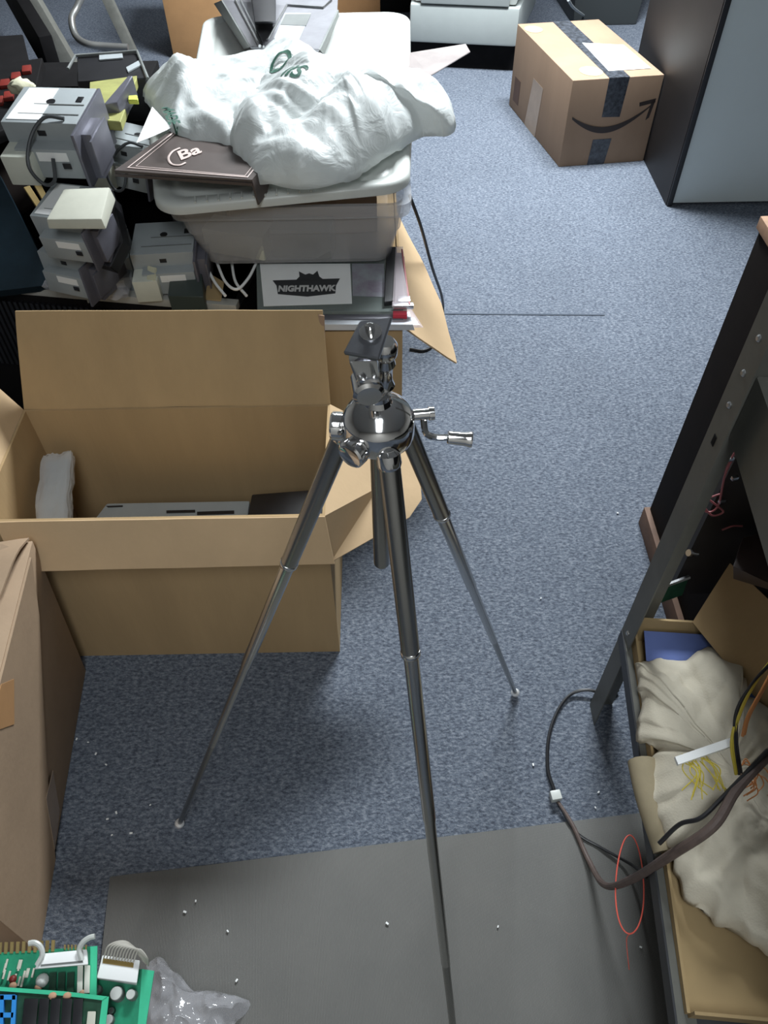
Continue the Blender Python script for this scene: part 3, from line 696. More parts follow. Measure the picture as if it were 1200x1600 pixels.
for (px, py, r, mt) in ((20, 1530, .006, RED), (66, 1532, .010, WHITE), (60, 1543, .006, WOODT), (20, 1541, .006, WOODT), (128, 1552, .005, WOODT)):
    part('component', M().ball(at(px, py, z1+.006), r*.8, 12, (1, 1, .8)), mt, B1)
m = M()
for k in range(3):
    u = 76+k*14; m.hexa([at(u, 1552, z1), at(u+11, 1551, z1), at(u+12, 1520, z1), at(u+1, 1521, z1)], [at(u, 1551, z1+.004), at(u+11, 1550, z1+.004), at(u+12, 1519, z1+.004), at(u+1, 1520, z1+.004)])
part('chip', m, GREEND, B1)
z2 = .445
B2 = brd('circuit_board', 'green circuit board of black chips and blue socket lying on top of the pile', [(-60, 1640), (160, 1640), (168, 1557), (100, 1549), (-60, 1538)], z2, mt=GREEND)
part('board_edge', M().slab([at(-60, 1544, z2+.001), at(100, 1556, z2+.001), at(160, 1563, z2+.001), at(168, 1557, z2+.001), at(100, 1549, z2+.001), at(-60, 1538, z2+.001)][::-1], .001).slab([at(150, 1640, z2+.001), at(161, 1640, z2+.001), at(170, 1557, z2+.001), at(160, 1558, z2+.001)], .001), GREENL, B2, 'light green board edge strip')
m = M()
for (u, w, tilt) in ((38, 22, 5), (62, 15, 4), (80, 15, 4), (98, 15, 4), (115, 15, 3)):
    m.hexa([at(u-tilt, 1615, z2), at(u-tilt+w, 1615, z2), at(u+w, 1562, z2), at(u, 1562, z2)], [at(u-tilt, 1615, z2+.006), at(u-tilt+w, 1615, z2+.006), at(u+w, 1560, z2+.006), at(u, 1560, z2+.006)], .0006)
part('chip', m, BLK, B2)
part('socket', M().hexa([at(-3, 1625, z2), at(7, 1625, z2), at(8, 1555, z2), at(-2, 1555, z2)], [at(-3, 1625, z2+.007), at(4, 1625, z2+.007), at(6, 1555, z2+.007), at(-2, 1555, z2+.007)]).hexa([at(16, 1625, z2), at(24, 1625, z2), at(27, 1555, z2), at(19, 1555, z2)], [at(15, 1625, z2+.007), at(22, 1625, z2+.007), at(26, 1555, z2+.007), at(19, 1555, z2+.007)]).hexa([at(0, 1562, z2), at(24, 1562, z2), at(24, 1555, z2), at(0, 1555, z2)], [at(0, 1562, z2+.007), at(24, 1562, z2+.007), at(24, 1554, z2+.007), at(0, 1554, z2+.007)]).hexa([at(0, 1590, z2), at(20, 1590, z2), at(21, 1583, z2), at(0, 1583, z2)], [at(0, 1590, z2+.007), at(20, 1590, z2+.007), at(21, 1582, z2+.007), at(0, 1582, z2+.007)]), BLUE, B2, 'bright blue socket')
part('component', M().hexa([at(134, 1610, z2), at(148, 1610, z2), at(150, 1582, z2), at(137, 1582, z2)], [at(134, 1610, z2+.008), at(148, 1610, z2+.008), at(150, 1580, z2+.008), at(137, 1580, z2+.008)], .001), BEIGE, B2)
for (px) in (82, 105): part('component', M().ball(at(px, 1556, z2+.002), .005, 10, (1, .8, .5)), WOODT, B2)
z3 = .395
B3 = brd('circuit_board', 'green circuit board with capacitors and ribbon cable header, right side of the pile', [(120, 1640), (222, 1640), (241, 1517), (222, 1514), (148, 1520)], z3)
part('board_edge', M().slab([at(212, 1640, z3+.001), at(222, 1640, z3+.001), at(241, 1517, z3+.001), at(222, 1514, z3+.001)], .001), GREENL, B3, 'light green board edge strip')
for (px, py, r, h) in ((186, 1555, .008, .014), (208, 1556, .006, .012), (155, 1548, .005, .01), (176, 1580, .004, .006), (172, 1595, .006, .008)):
    a = at(px, py, z3); cpn = part('capacitor', M().lathe(a, (0, 0, 1), [(r, 0), (r, h-.001), (r*.85, h)], 16), BLK if r < .0045 else GREYD, B3)
    part('capacitor_top', M().lathe(a+V((0, 0, h)), (0, 0, 1), [(r*.9, 0), (r*.85, .0006)], 16), STEEL if r < .006 else WHITE, cpn)
hz3 = z3+.018
h3 = part('header', M().hexa([at(150, 1530, z3), at(214, 1540, z3), at(218, 1508, z3), at(160, 1498, z3)], [at(151, 1528, hz3), at(214, 1536, hz3), at(219, 1500, hz3), at(160, 1492, hz3)], .0015), WHITEP, B3, 'off-white plastic header')
part('pins', M().slab([at(160, 1505, hz3+.0006), at(208, 1512, hz3+.0006), at(209, 1504, hz3+.0006), at(161, 1497, hz3+.0006)], .0006), YELD, h3)
m = M()
for k in range(11):
    a = at(162+k*4.6, 1497+k*.7, hz3); m.tube([a, a+V((.008, .012, .012)), a+V((.028-.001*k, .016-.0012*k, .006)), a+V((.044-.003*k, .0, -.02))], .0011, 6)
part('ribbon_cable', m, mat('ribbon_grey', (.45, .43, .38), .6, var=.1), B3, 'pale grey ribbon cable')
# clear antistatic bag
def film_fn(q, r, a): 
    return q+V((noise.noise(q*30)*.008, noise.noise(q*30+V((5, 0, 0)))*.008, .02*ridg(q, 26)*(.4+r*.5)+.008*noise.noise(q*60)))
zf = .012
fo = [at(*p, zf) for p in ((225, 1660), (222, 1545), (232, 1512), (250, 1500), (275, 1520), (300, 1545), (345, 1552), (388, 1562), (370, 1590), (355, 1650), (300, 1700))]
ff = single('clear_plastic_bag', heap(fo, .008, .05, film_fn, 26, 90), FILM, 'crinkled clear plastic bag spilling out beside the circuit boards', 'plastic bag', ang=30)

# ------------------------------------------------------------------ crate of coin mechanisms (upper left)
RZ = .452
r1_, r2_ = at(0, 445, RZ), at(402, 479, RZ); rd = (r2_-r1_).normalized(); rn_ = V((-rd.y, rd.x, 0))
ra = r1_-rd*.45; rb = r2_-rd*.05
crate = thing('black_crate', 'long black ribbed bin with grey rim holding the coin mechanisms', 'crate', (ra+rb)/2-V((0, 0, RZ)))
back = rn_*.60
m = M(); th = rn_*.02
dn = V((0, 0, -RZ))
m.hexa([ra+dn, rb+dn, rb+dn+th, ra+dn+th], [ra-V((0, 0, .02)), rb-V((0, 0, .02)), rb+th-V((0, 0, .02)), ra+th-V((0, 0, .02))])
m.hexa([rb+dn-rd*.02, rb+dn, rb+dn+back, rb+dn+back-rd*.02], [rb-rd*.02-V((0, 0, .02)), rb-V((0, 0, .02)), rb+back-V((0, 0, .02)), rb+back-rd*.02-V((0, 0, .02))])
m.hexa([ra+dn+back, rb+dn+back, rb+dn+back+th, ra+dn+back+th], [p-V((0, 0, .02)) for p in (ra+back, rb+back, rb+back+th, ra+back+th)])
m.hexa([ra+dn, ra+dn+rd*.02, ra+dn+back+rd*.02, ra+dn+back], [p-V((0, 0, .02)) for p in (ra, ra+rd*.02, ra+back+rd*.02, ra+back)])
m.hexa([ra+dn, rb+dn, rb+dn+back, ra+dn+back], [p+V((0, 0, .02))+dn for p in (ra, rb, rb+back, ra+back)])
part('bin_body', m, BLKM, crate)
part('rim', M().hexa([p-V((0, 0, .02)) for p in (ra-th*.2, rb-th*.2, rb+th*1.1, ra+th*1.1)], [ra-th*.2, rb-th*.2, rb+th*1.1, ra+th*1.1], .002), mat('rim_grey', (.42, .42, .39), .5, .2, var=.1), crate, 'grey rim strip')
m = M(); Lr = (rb-ra).length; n = 70
for k in range(n):
    p = ra+rd*(.02+(Lr-.04)*k/n)-rn_*.004
    m.box(p+V((0, 0, -.14)), (.008, .010, .20), rz=math.atan2(rd.y, rd.x))
part('ribs', m, BLK, crate)
# fill level inside
FZ = .36
m = M(); 
def lv(u, v, z): return ra+rd*u+rn_*v+V((0, 0, z-RZ))
def mech(root, s=1.0, var=0, tone=GREY):
    """coin mechanism, local frame: x width .15, y length .18, z height"""
    part('body', M().box((0, 0, .05), (.15, .13, .10), bev=.003).box((.01, -.07, .035), (.125, .05, .06), bev=.003).box((-.02, .075, .04), (.09, .03, .07), bev=.003), tone, root)
    part('label', M().slab([V((-.066, -.056, .1012)), V((.0, -.056, .1012)), V((.0, .058, .1012)), V((-.060, .058, .1012))], .0006), WHITEP, root, 'white paper label')
    part('front_box', M().box((-.045, -.085, .03), (.06, .06, .06), bev=.003), CREAM, root, 'cream plastic front block')
    part('label_ridge', M().box((.02, 0, .1005), (.10, .002, .002)).box((.01, -.035, .1005), (.12, .002, .002)), GREYD, root)
    for cc_, dd_ in (((.055, .02, .1006), (.012, .018, .002)), ((.045, -.1005, .035), (.016, .002, .011)), ((.0, -.0655, .08), (.016, .002, .010))): part('socket_hole', M().box(cc_, dd_, bev=.0004), BLK, root)
    part('slot', M().lathe((-.0, .01, .1005), (0, 0, 1), [(.009, 0), (.009, .001)], 14), BLK, root)
    part('side_bracket', M().box((.079, -.02, .045), (.006, .17, .11), bev=.001).box((.090, -.045, .04), (.022, .06, .09), bev=.001).box((.103, -.045, .045), (.004, .09, .07), bev=.001), PURP, root, 'dark painted metal bracket')
    part('sticker', M().box((.02, -.0955, .05), (.06, .0012, .018)), WHITEP, root)
    part('cable', M().tube([V((.05, -.055, .104)), V((.015, -.06, .108)), V((-.012, -.085, .085)), V((-.018, -.125, .05)), V((-.0, -.13, .015)), V((.022, -.125, .02)), V((.022, -.1, .05))], .0036, 8), mat('cable_grey', (.05, .055, .06), .5) if 'cable_grey' not in MATS else MATS['cable_grey'], root, 'dark grey cable loop')
def place(root, loc, rx=0, ry=0, rz=0, s=1):
    root.location = loc; root.rotation_euler = (rx, ry, rz); root.scale = (s, s, s)
GM = 'grey coin mechanisms piled in the black bin'
m0 = thing('coin_mechanism', 'grey coin mechanism with large white label and looping cable, top of the pile', 'coin mechanism', (0, 0, 0), GM); mech(m0)
pA = at(88, 195, .80)
def mcopy(label, skip=()):
    c = m0.copy(); COL.objects.link(c); c['label'] = label
    for ch in [x for x in COL.objects if x.parent == m0]:
        if ch.name.split('.')[0] in skip: continue
        k_ = ch.copy(); COL.objects.link(k_); k_.parent = c
    return c
m1 = mcopy('grey coin mechanism with beige cover just below the white labelled one')
m2 = mcopy('pale grey coin mechanism leaning beside the brown triangular sign', ('label',))
m3 = mcopy('shadowed coin mechanism low in the bin under the white lid', ('cable', 'label'))
m4 = mcopy('grey coin mechanism at the bottom of the bin behind the grey rim', ('cable', 'label', 'front_box', 'side_bracket'))
m5 = mcopy('dark grey coin mechanism in the right front of the bin near the wires', ('cable', 'front_box'))
m6 = mcopy('grey coin mechanism lying under the beige covered one', ('label', 'cable', 'front_box'))
place(m0, at(84, 172, .82)-V((0, 0, .09)), rx=math.radians(6), rz=math.radians(-6), s=1.06)
[bpy.data.objects.remove(x) for x in list(COL.objects) if x.parent == m1 and x.name.startswith(('cable', 'front_box'))]
place(m1, at(110, 300, .72)-V((0, 0, .10)), rx=math.radians(8), rz=math.radians(-14), s=.86)
place(m2, at(204, 208, .70)-V((0, 0, .10)), rx=math.radians(-4), ry=math.radians(5), rz=math.radians(-18), s=.92)
place(m3, at(255, 365, .56)-V((0, 0, .10)), rx=math.radians(4), rz=math.radians(4), s=.95)
place(m4, at(152, 380, .52)-V((0, 0, .10)), rx=math.radians(3), rz=math.radians(12), s=.95)
place(m5, at(250, 404, .475)-V((0, 0, .10)), rx=math.radians(5), rz=math.radians(-3), s=.85)
place(m6, at(115, 370, .60)-V((0, 0, .10)), rz=math.radians(-20), s=.85)
# beige cover on m1
cvp = at(128, 322, .73)
single('beige_cover', M().hexa([cvp+V((-.06, -.05, -.02)), cvp+V((.055, -.055, -.02)), cvp+V((.05, .06, -.02)), cvp+V((-.05, .055, -.02))], [cvp+V((-.058, -.048, 0)), cvp+V((.05, -.05, 0)), cvp+V((.046, .056, 0.01)), cvp+V((-.046, .052, 0.01))], .004), BEIGE, 'beige plastic cover plate on the second coin mechanism', 'cover')
fq = M().ball(at(34, 136, .685), .032, 20, (1.1, .8, .6))
for v in fq.bm.verts: v.co += V((1, 1, .6))*.012*noise.noise(v.co*55)
single('foam_chunk', fq, FOAM, 'crumbly yellowed foam lump beside the top coin mechanism', 'foam', ang=180)
# tall dark support blocks; the wide last one is filler added to darken the gap
def slabpx(name, pts, th, mt, label, cat, group=None, bev=.0015):
    return single(name, M().slab([at(*p) for p in pts], th, None, bev), mt, label, cat, group)
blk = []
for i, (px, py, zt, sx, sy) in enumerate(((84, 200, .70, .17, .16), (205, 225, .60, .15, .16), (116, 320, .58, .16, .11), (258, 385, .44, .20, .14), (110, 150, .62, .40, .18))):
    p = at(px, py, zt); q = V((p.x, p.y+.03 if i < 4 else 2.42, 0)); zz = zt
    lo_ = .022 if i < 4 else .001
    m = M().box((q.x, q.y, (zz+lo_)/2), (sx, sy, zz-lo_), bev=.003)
    single('dark_fill_block', m, BLKM, ['black hopper block under the white labelled mechanism', 'black hopper block under the pale mechanism by the sign', 'black hopper block under the beige covered mechanism', 'black hopper block under the mechanisms beside the tote', 'wide black filler block darkening the gap behind the white labelled mechanism'][i], 'coin hopper')
slabpx('black_gap_plate', [(176, 322, .66), (190, 320, .66), (205, 388, .60), (186, 428, .57), (160, 420, .57), (166, 362, .62)], .04, BLK, 'flat black plate standing in for the dark gap between the coin mechanisms', 'bracket')  # black sheet standing in for the dark gap between mechanisms
tray = thing('black_tray', 'glossy black tray with two silver clips behind the coin mechanisms', 'tray', at(170, 105, .74))
tz = .76
part('tray_body', M().slab([at(120, 128, tz), at(228, 122, tz), at(216, 82, tz), at(120, 88, tz)], .10, None, .003), BLK, tray)
part('silver_clip', M().slab([at(155, 93, tz+.004), at(192, 90, tz+.004), at(191, 83, tz+.004), at(155, 86, tz+.004)], .003), GREY, tray)
part('silver_clip', M().slab([at(200, 112, tz+.004), at(222, 100, tz+.004), at(219, 93, tz+.004), at(197, 105, tz+.004)], .003), GREY, tray)
part('lip', M().tube([at(106, 108, tz), at(118, 87, tz+.005), at(214, 80, tz+.005), at(231, 123, tz+.003)], .004, 8, smooth=False), GREYD, tray)
slabpx('olive_board', [(138, 186, .78), (188, 190, .78), (215, 118, .76), (140, 128, .76)], .02, YELG, 'olive yellow board standing behind the coin mechanisms', 'board')
slabpx('slate_plate', [(162, 162, .80), (183, 160, .80), (207, 118, .82), (200, 118, .82)], .05, PURP, 'slate painted metal plate angled beside the olive board', 'plate')
slabpx('yellow_tag', [(200, 156, .79), (216, 156, .79), (214, 148, .79), (200, 149, .79)], .01, YELL, 'small yellow tag near the left tip of the white bag', 'tag')
kp = thing('red_button_panel', 'dark panel with rows of red square buttons at the left edge', 'button panel', at(10, 140, .66))
part('panel', M().slab([at(-60, 230, .65), at(45, 185, .65), at(66, 90, .65), at(-60, 110, .65)], .03, None, .002), BLKM, kp)
for (px, py) in ((-2, 158), (8, 131), (25, 120), (-8, 138), (14, 150), (42, 109)):
    p = at(px, py, .655); part('button', M().box(p, (.024, .046, .010), rz=.25, bev=.002), RED, kp)
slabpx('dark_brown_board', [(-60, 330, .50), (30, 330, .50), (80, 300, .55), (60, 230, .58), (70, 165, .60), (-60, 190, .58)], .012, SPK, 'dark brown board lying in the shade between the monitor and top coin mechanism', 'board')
crt = thing('crt_monitor', 'dark glass monitor screen leaning at the far left edge', 'monitor', at(0, 400, .3))
g_ = [at(-130, 470, .47), at(86, 444, .47), at(-4, 268, .66), at(-170, 250, .66)]
sm = sheet(g_, .03, 14, 14); cc = (g_[0]+g_[1]+g_[2]+g_[3])/4; nn = (g_[1]-g_[0]).cross(g_[3]-g_[0]).normalized()
part('screen', sm, SCREEN, crt)
for i, (a, b) in enumerate((((36, 292), (74, 350)), ((50, 284), (84, 345)))):
    slabpx('ochre_strip', [(a[0], a[1], .62), (b[0], b[1], .58), (b[0]+9, b[1]-4, .58), (a[0]+10, a[1]-3, .62)], .006, YELD, 'ochre card strip standing beside the monitor, %s' % ('left one' if i == 0 else 'right one'), 'strip')
# bag with white card at front
def fn2(q, r, a): return q+V((0, 0, .012*ridg(q, 30)))
o2 = [at(*p, .49) for p in ((62, 440), (90, 405), (140, 398), (195, 405), (200, 440), (190, 455), (100, 448))]
single('clear_parts_bag', heap(o2, .47, .03, fn2, 20, 60), FILM, 'clear plastic bag of parts in the front left of the bin', 'plastic bag', ang=40)
slabpx('white_card', [(80, 432, .50), (143, 440, .50), (143, 450, .49), (80, 446, .49)], .002, WHITEP, 'white printed card in the clear parts bag at the bin front', 'card')
slabpx('cream_tag', [(229, 437, .51), (243, 439, .51), (245, 418, .52), (230, 414, .52)], .003, FOAM, 'small cream paper tag hanging inside the bin', 'tag')
slabpx('dark_green_case', [(262, 462, .49), (318, 464, .49), (314, 410, .50), (268, 412, .50)], .06, mat('dk_teal', (.04, .055, .05), .5), 'dark green grey case in the right corner of the bin', 'case')
# white wires near tote
for i, pts in enumerate(([(320, 410), (335, 440), (352, 462)], [(338, 408), (352, 440), (370, 452), (388, 435), (400, 412)], [(362, 410), (368, 440), (385, 462)])):
    single('white_wire', M().tube([at(x, y, .49-.01*(i == 2)) for x, y in pts], .0035, 8), WHITEP, ['white wire at the left below the translucent tote', 'white wire bent into a loop below the translucent tote', 'white wire crossing the looped one below the tote'][i], 'wire', ang=60)
slabpx('tan_card_scrap', [(320, 468, .455), (345, 470, .455), (350, 440, .47), (325, 425, .47)], .003, TANB, 'small tan card scrap behind the white wires', 'card')

# ------------------------------------------------------------------ carton 3 under the sticker panel
b3y0, b3y1, b3x0, b3x1, b3h = 1.40, 2.02, -.262, .048, .455
c3 = thing('cardboard_box', 'cardboard box under the sticker panel and translucent tote, behind the tripod head', 'cardboard box', ((b3x0+b3x1)/2, 1.7, 0))
m = M(); tt = .005
m.box(((b3x0+b3x1)/2, b3y0+tt/2, b3h/2), (b3x1-b3x0, tt, b3h)); m.box(((b3x0+b3x1)/2, b3y1-tt/2, b3h/2), (b3x1-b3x0, tt, b3h)); m.box((b3x0+tt/2, 1.71, b3h/2), (tt, .6, b3h)); m.box((b3x1-tt/2, 1.71, b3h/2), (tt, .6, b3h)); m.box((-.107, 1.71, .006), (.30, .6, .01)); m.box((-.107, 1.72, b3h-.012), (.295, .59, .02))
part('box_body', m, CARD, c3)
part('box_flap', sheet([V((b3x1, b3y0+.02, b3h)), at(714, 567, .30), at(690, 474, .33), V((b3x1, 1.92, b3h))], .004, wob=.006, seed=2), CARDP, c3, 'pale side flap hanging out over the carpet')
# sticker panel
nz = .49
np_ = thing('sticker_panel', 'glass fronted panel with white NIGHTHAWK sticker on a cardboard box', 'display panel', at(520, 460, nz-.03))
part('glass_sheet', M().slab([at(402, 487, nz), at(636, 487, nz), at(632, 400, nz), at(400, 400, nz)], .008, None, .001), GLASS, np_, 'greenish glass sheet')
part('metal_frame', M().hexa([at(404, 516, nz-.026), at(648, 516, nz-.026), at(640, 490, nz-.026), at(404, 490, nz-.026)], [at(404, 507, nz-.012), at(645, 507, nz-.012), at(640, 487, nz-.012), at(404, 487, nz-.012)]), mat('pale_alu', (.55, .58, .62), .4, .2), np_, 'pale metal front edge')
part('dark_base', M().slab([at(404, 498, nz-.009), at(630, 498, nz-.009), at(628, 395, nz-.009), at(400, 395, nz-.009)], .02), mat('panel_grey', (.12, .12, .14), .5, var=.4, vscale=9), np_)
ns_ = [at(412, 478, nz+.0012), at(550, 474, nz+.0012), at(547, 412, nz+.0012), at(406, 412, nz+.0012)]
stk = part('sticker', M().slab(ns_, .001), WHITEP, np_, 'white sticker with winged dark badge')
sx_ = (ns_[1]-ns_[0]); sy_ = (ns_[3]-ns_[0]); ul = sx_.normalized(); vl = V((-ul.y, ul.x, 0))
def sp(px, py, dz=0): return at(px, py, nz+.0025+dz)
m = M(); 
m.slab([sp(434, 459), sp(480, 463), sp(524, 458), sp(525, 446), sp(530, 436), sp(500, 438), sp(490, 428), sp(486, 431), sp(482, 427)][:5]+[sp(526, 444), sp(531, 435), sp(426, 438), sp(432, 446)], .0008, V((0, 0, 1)))
m.slab([sp(462, 438), sp(506, 437), sp(499, 432), sp(496, 423), sp(489, 429), sp(483, 427), sp(477, 429), sp(467, 424), sp(468, 432)], .0008, V((0, 0, 1)))
part('badge', m, mat('badge_dark', (.03, .032, .035), .6), stk, 'dark winged badge with pointed crest')
fr = frame(sp(479, 451, .0016), sp(520, 450)-sp(438, 451), sp(479, 440)-sp(479, 460))
wdt = (sp(523, 451)-sp(435, 451)).length
tx = text_m('NIGHTHAWK', .030, Matrix.Identity(4), .0004, bold=.0014)
xs = [v.co.x for v in tx.bm.verts]; k = wdt/(max(xs)-min(xs)); tx.xf(Matrix.Diagonal((k*1.02, k*1.5, 1, 1))); tx.xf(fr)
part('lettering', tx, mat('letter_grey', (.55, .55, .54), .5), stk, 'grey NIGHTHAWK lettering')
slabpx('pinkish_print', [(551, 462, nz+.001), (602, 464, nz+.001), (600, 412, nz+.001), (550, 412, nz+.001)], .0008, mat('print_mauve', (.22, .17, .23), .3, var=.5, vscale=14, col2=(.35, .40, .42)), 'mauve tinted print sheet beside the white sticker', 'print sheet', bev=0)
slabpx('black_strip', [(600, 472, nz+.012), (617, 470, nz+.012), (619, 385, nz+.02), (604, 385, nz+.02)], .012, BLK, 'upright black strip at the right of the sticker panel', 'strip')
bp_ = thing('blister_pack', 'clear blister pack holding a red part on the box edge behind tripod', 'blister pack', at(630, 480, nz))
part('clear_shell', M().hexa([at(602, 512, .463), at(662, 512, .463), at(640, 478, .463), at(612, 478, .463)], [at(603, 508, .472), at(655, 508, .472), at(638, 478, .472), at(612, 478, .472)], .001).hexa([at(612, 480, .50), at(640, 480, .50), at(630, 385, .50), at(618, 385, .50)], [at(613, 478, .51), at(639, 478, .51), at(629, 386, .51), at(618, 386, .51)], .001), BLIST, bp_)
part('red_part', M().tube([at(614, 492, .485), at(636, 492, .485)], .009, 10), REDP, bp_, 'red plastic piece')
part('silver_part', M().box(at(630, 478, .50), (.045, .012, .01), bev=.001).box(at(631, 468, .505), (.028, .02, .006), bev=.001), STEEL, bp_, 'silver metal piece')
part('red_edge', M().tube([at(640, 476, .505), at(628, 390, .515)], .002, 6), PINKW, bp_, 'thin red edge')

# ------------------------------------------------------------------ totes
def roundrect(x0, y0, x1, y1, r, z, n=6):
    out = []
    for cx_, cy_, a0_ in ((x1-r, y1-r, 0), (x0+r, y1-r, 90), (x0+r, y0+r, 180), (x1-r, y0+r, 270)):
        for k in range(n+1):
            a = math.radians(a0_+90*k/n); out.append(V((cx_+r*math.cos(a), cy_+r*math.sin(a), z)))
    return out
def loft(m, loops, cap0=True, cap1=False):
    R = [[m.bm.verts.new(p) for p in L] for L in loops]; n = len(R[0])
    for A_, B_ in zip(R, R[1:]):
        for k in range(n): m.bm.faces.new([A_[k], A_[(k+1) % n], B_[(k+1) % n], B_[k]])
    if cap0: m.bm.faces.new(R[0][::-1])
    if cap1: m.bm.faces.new(R[-1])
    return m
tbz = .502
q1, q2 = at(322, 410, tbz), at(611, 413, tbz)
tx0, tx1, ty0 = q1.x, q2.x, (q1.y+q2.y)/2; ty1 = ty0+.34
tt1 = thing('storage_tote', 'translucent plastic storage tote stacked on the sticker panel', 'storage box', ((tx0+tx1)/2, (ty0+ty1)/2, tbz))
m = M(); TZ = .655; e = .035
def tl(e_, z, r=.03): return roundrect(tx0-e_*1.2, ty0-e_*.6, tx1+e_, ty1+e_, r, z)
loft(m, [tl(-.006, tbz, .03), tl(0, tbz+.006), tl(.018, tbz+.08), tl(.022, tbz+.082), tl(.030, TZ-.03), tl(.042, TZ-.03), tl(.046, TZ-.012), tl(.046, TZ), tl(.028, TZ), tl(.016, tbz+.08), tl(-.004, tbz+.008)], True, True)
part('tote_body', m, TOTE, tt1)
# contents inside the tote
for i, (a, b, c_, d_, mt) in enumerate(((.04, .03, .15, .06, BEIGE), (.19, .02, .14, .07, GREYD), (.27, .12, .18, .09, CARDB), (.10, .15, .2, .08, CARDB))):
    single('tote_item', M().box((tx0+a+.04, ty0+b+.02, tbz+.010+d_/2), (c_, .07, d_), rz=.2*i-.3, bev=.004), mt, ['beige block seen dimly inside the translucent tote', 'dark grey block seen dimly inside the translucent tote', 'brown card piece seen dimly inside the translucent tote', 'black block seen dimly inside the translucent tote'][i], 'part')
def lid(root, corners, zc_, rr=.06, rise=.014, mt=WHITE, grooves=True):
    """corners: four 3-D points (front-left, front-right, back-right, back-left)"""
    a, b, c, d = [V(p) for p in corners]
    def uv(u, v, z=0): return (a*(1-u)+b*u)*(1-v)+(d*(1-u)+c*u)*v+V((0, 0, z))
    W_ = (b-a).length; D_ = (d-a).length
    def loop(ins, z, r):
        pts = roundrect(ins, ins, W_-ins, D_-ins, r, 0, 8); return [uv(p.x/W_, p.y/D_, z) for p in pts]
    m = M()
    loft(m, [loop(.004, -.022, rr), loop(0, -.020, rr), loop(0, -.006, rr), loop(.004, 0, rr), loop(.012, .002, rr*.9), loop(.030, .002, rr*.75), loop(.036, -.004, rr*.7), loop(.045, -.004, rr*.65), loop(.050, 0, rr*.6), loop(.058, .000, rr*.6)], True, True)
    part('lid_plate', m, mt, root, ang=50)
    if grooves:
        m = M()
        for k in range(11):
            u = .16+.045*k; p, q_ = uv(u, .006, .0035), uv(u, .07, .0035); m.tube([p, q_], .0022, 6)
        part('lid_grooves', m, mt, root)
lc = [at(241, 326, .688), at(640, 287, .700), at(645, 178, .712), at(232, 195, .702)]
lid(tt1, lc, 0)
# back white tote standing on the floor
lz = .70
k1, k2, k3, k4 = at(300, 118, lz), at(642, 118, lz), at(641, 17, lz), at(318, 24, lz)
t2 = thing('storage_tote', 'tall white lidded tote standing behind the translucent tote', 'storage box', ((k1.x+k2.x)/2, (k1.y+k3.y)/2, 0))
lid(t2, [k1, k2, k3, k4], 0, rr=.07, grooves=False)
cxm, cym = (k1.x+k2.x)/2-.01, (k1.y+k3.y)/2
wx, wy = (k2.x-k1.x)/2-.05, (k3.y-k1.y)/2-.03
m = M(); loft(m, [roundrect(cxm-wx*.85, cym-wy*.85, cxm+wx*.85, cym+wy*.85, .05, .0), roundrect(cxm-wx, cym-wy, cxm+wx, cym+wy, .05, lz-.022)], True, True)
part('tote_body', m, TOTE, t2, 'translucent lower body')
part('lid_latch', M().box((k2.x+.0, k2.y+.05, lz-.02), (.03, .07, .03), bev=.008), BEIGE, t2)

# white carrier bag over both lids
bz_ = .775
def bagfn(sd, amp):
    rg = random.Random(int(sd*100)); dirs = []
    for k in range(9):
        a_ = rg.uniform(0, PI); f_ = 7+k*k*.75; dirs.append((V((math.cos(a_), math.sin(a_), 0)), f_, rg.random()*2, rg.random()*9))
    def f(q, r, a):
        z = 0; wv = V((noise.noise(q*6+V((sd, 0, 0))), noise.noise(q*6+V((0, sd, 4))), 0))*.06
        for d_, f_, o_, nn_ in dirs:
            t_ = abs(((q+wv).dot(d_)*f_+o_) % 2-1); msk = .35+.9*max(0, noise.noise(q*5+V((nn_, 0, sd)))+.4)
            z += (1-t_)*msk*amp*6.5/f_
        rad = (noise.noise(V((math.cos(a*2*PI)*3, math.sin(a*2*PI)*3, sd)))*.014+noise.noise(V((math.cos(a*2*PI)*12, math.sin(a*2*PI)*12, sd)))*.006)*r
        return q+V((rad, rad, (z-amp*1.2)*(1-.55*r**5)))
    return f
ob = [at(*p, bz_-.02) for p in ((218, 130), (250, 104), (300, 88), (360, 80), (430, 78), (500, 82), (560, 84), (600, 92), (650, 118), (690, 142), (712, 168), (704, 188), (660, 190), (640, 200), (610, 222), (560, 250), (520, 268), (468, 276), (420, 268), (385, 250), (352, 222), (330, 214), (295, 208), (265, 192), (240, 165))]
bg = thing('plastic_carrier_bag', 'crumpled white plastic carrier bag with dark green print on the tote lids', 'plastic bag', sum(ob, V())/len(ob)-V((0, 0, .05)))
obA = [at(*p, bz_-.02) for p in ((218, 130), (250, 104), (300, 90), (360, 82), (430, 80), (500, 84), (560, 84), (600, 92), (630, 108), (600, 150), (480, 170), (380, 215), (330, 214), (295, 208), (265, 192), (240, 165))]
obB = [at(*p, bz_-.02) for p in ((352, 190), (372, 160), (430, 128), (520, 112), (620, 108), (650, 116), (690, 142), (712, 168), (704, 188), (660, 190), (640, 202), (610, 222), (560, 250), (520, 268), (468, 276), (420, 268), (385, 250), (358, 222))]
bagm = heap(obA, .724, .075, bagfn(2.0, .034), 60, 190, pw=2.6)
bagm.merge(heap(obB, .722, .105, bagfn(5.0, .034), 64, 200, pw=2.8))
tree = BVHTree.FromBMesh(bagm.bm)
part('bag', bagm, BAG, bg, ang=180)
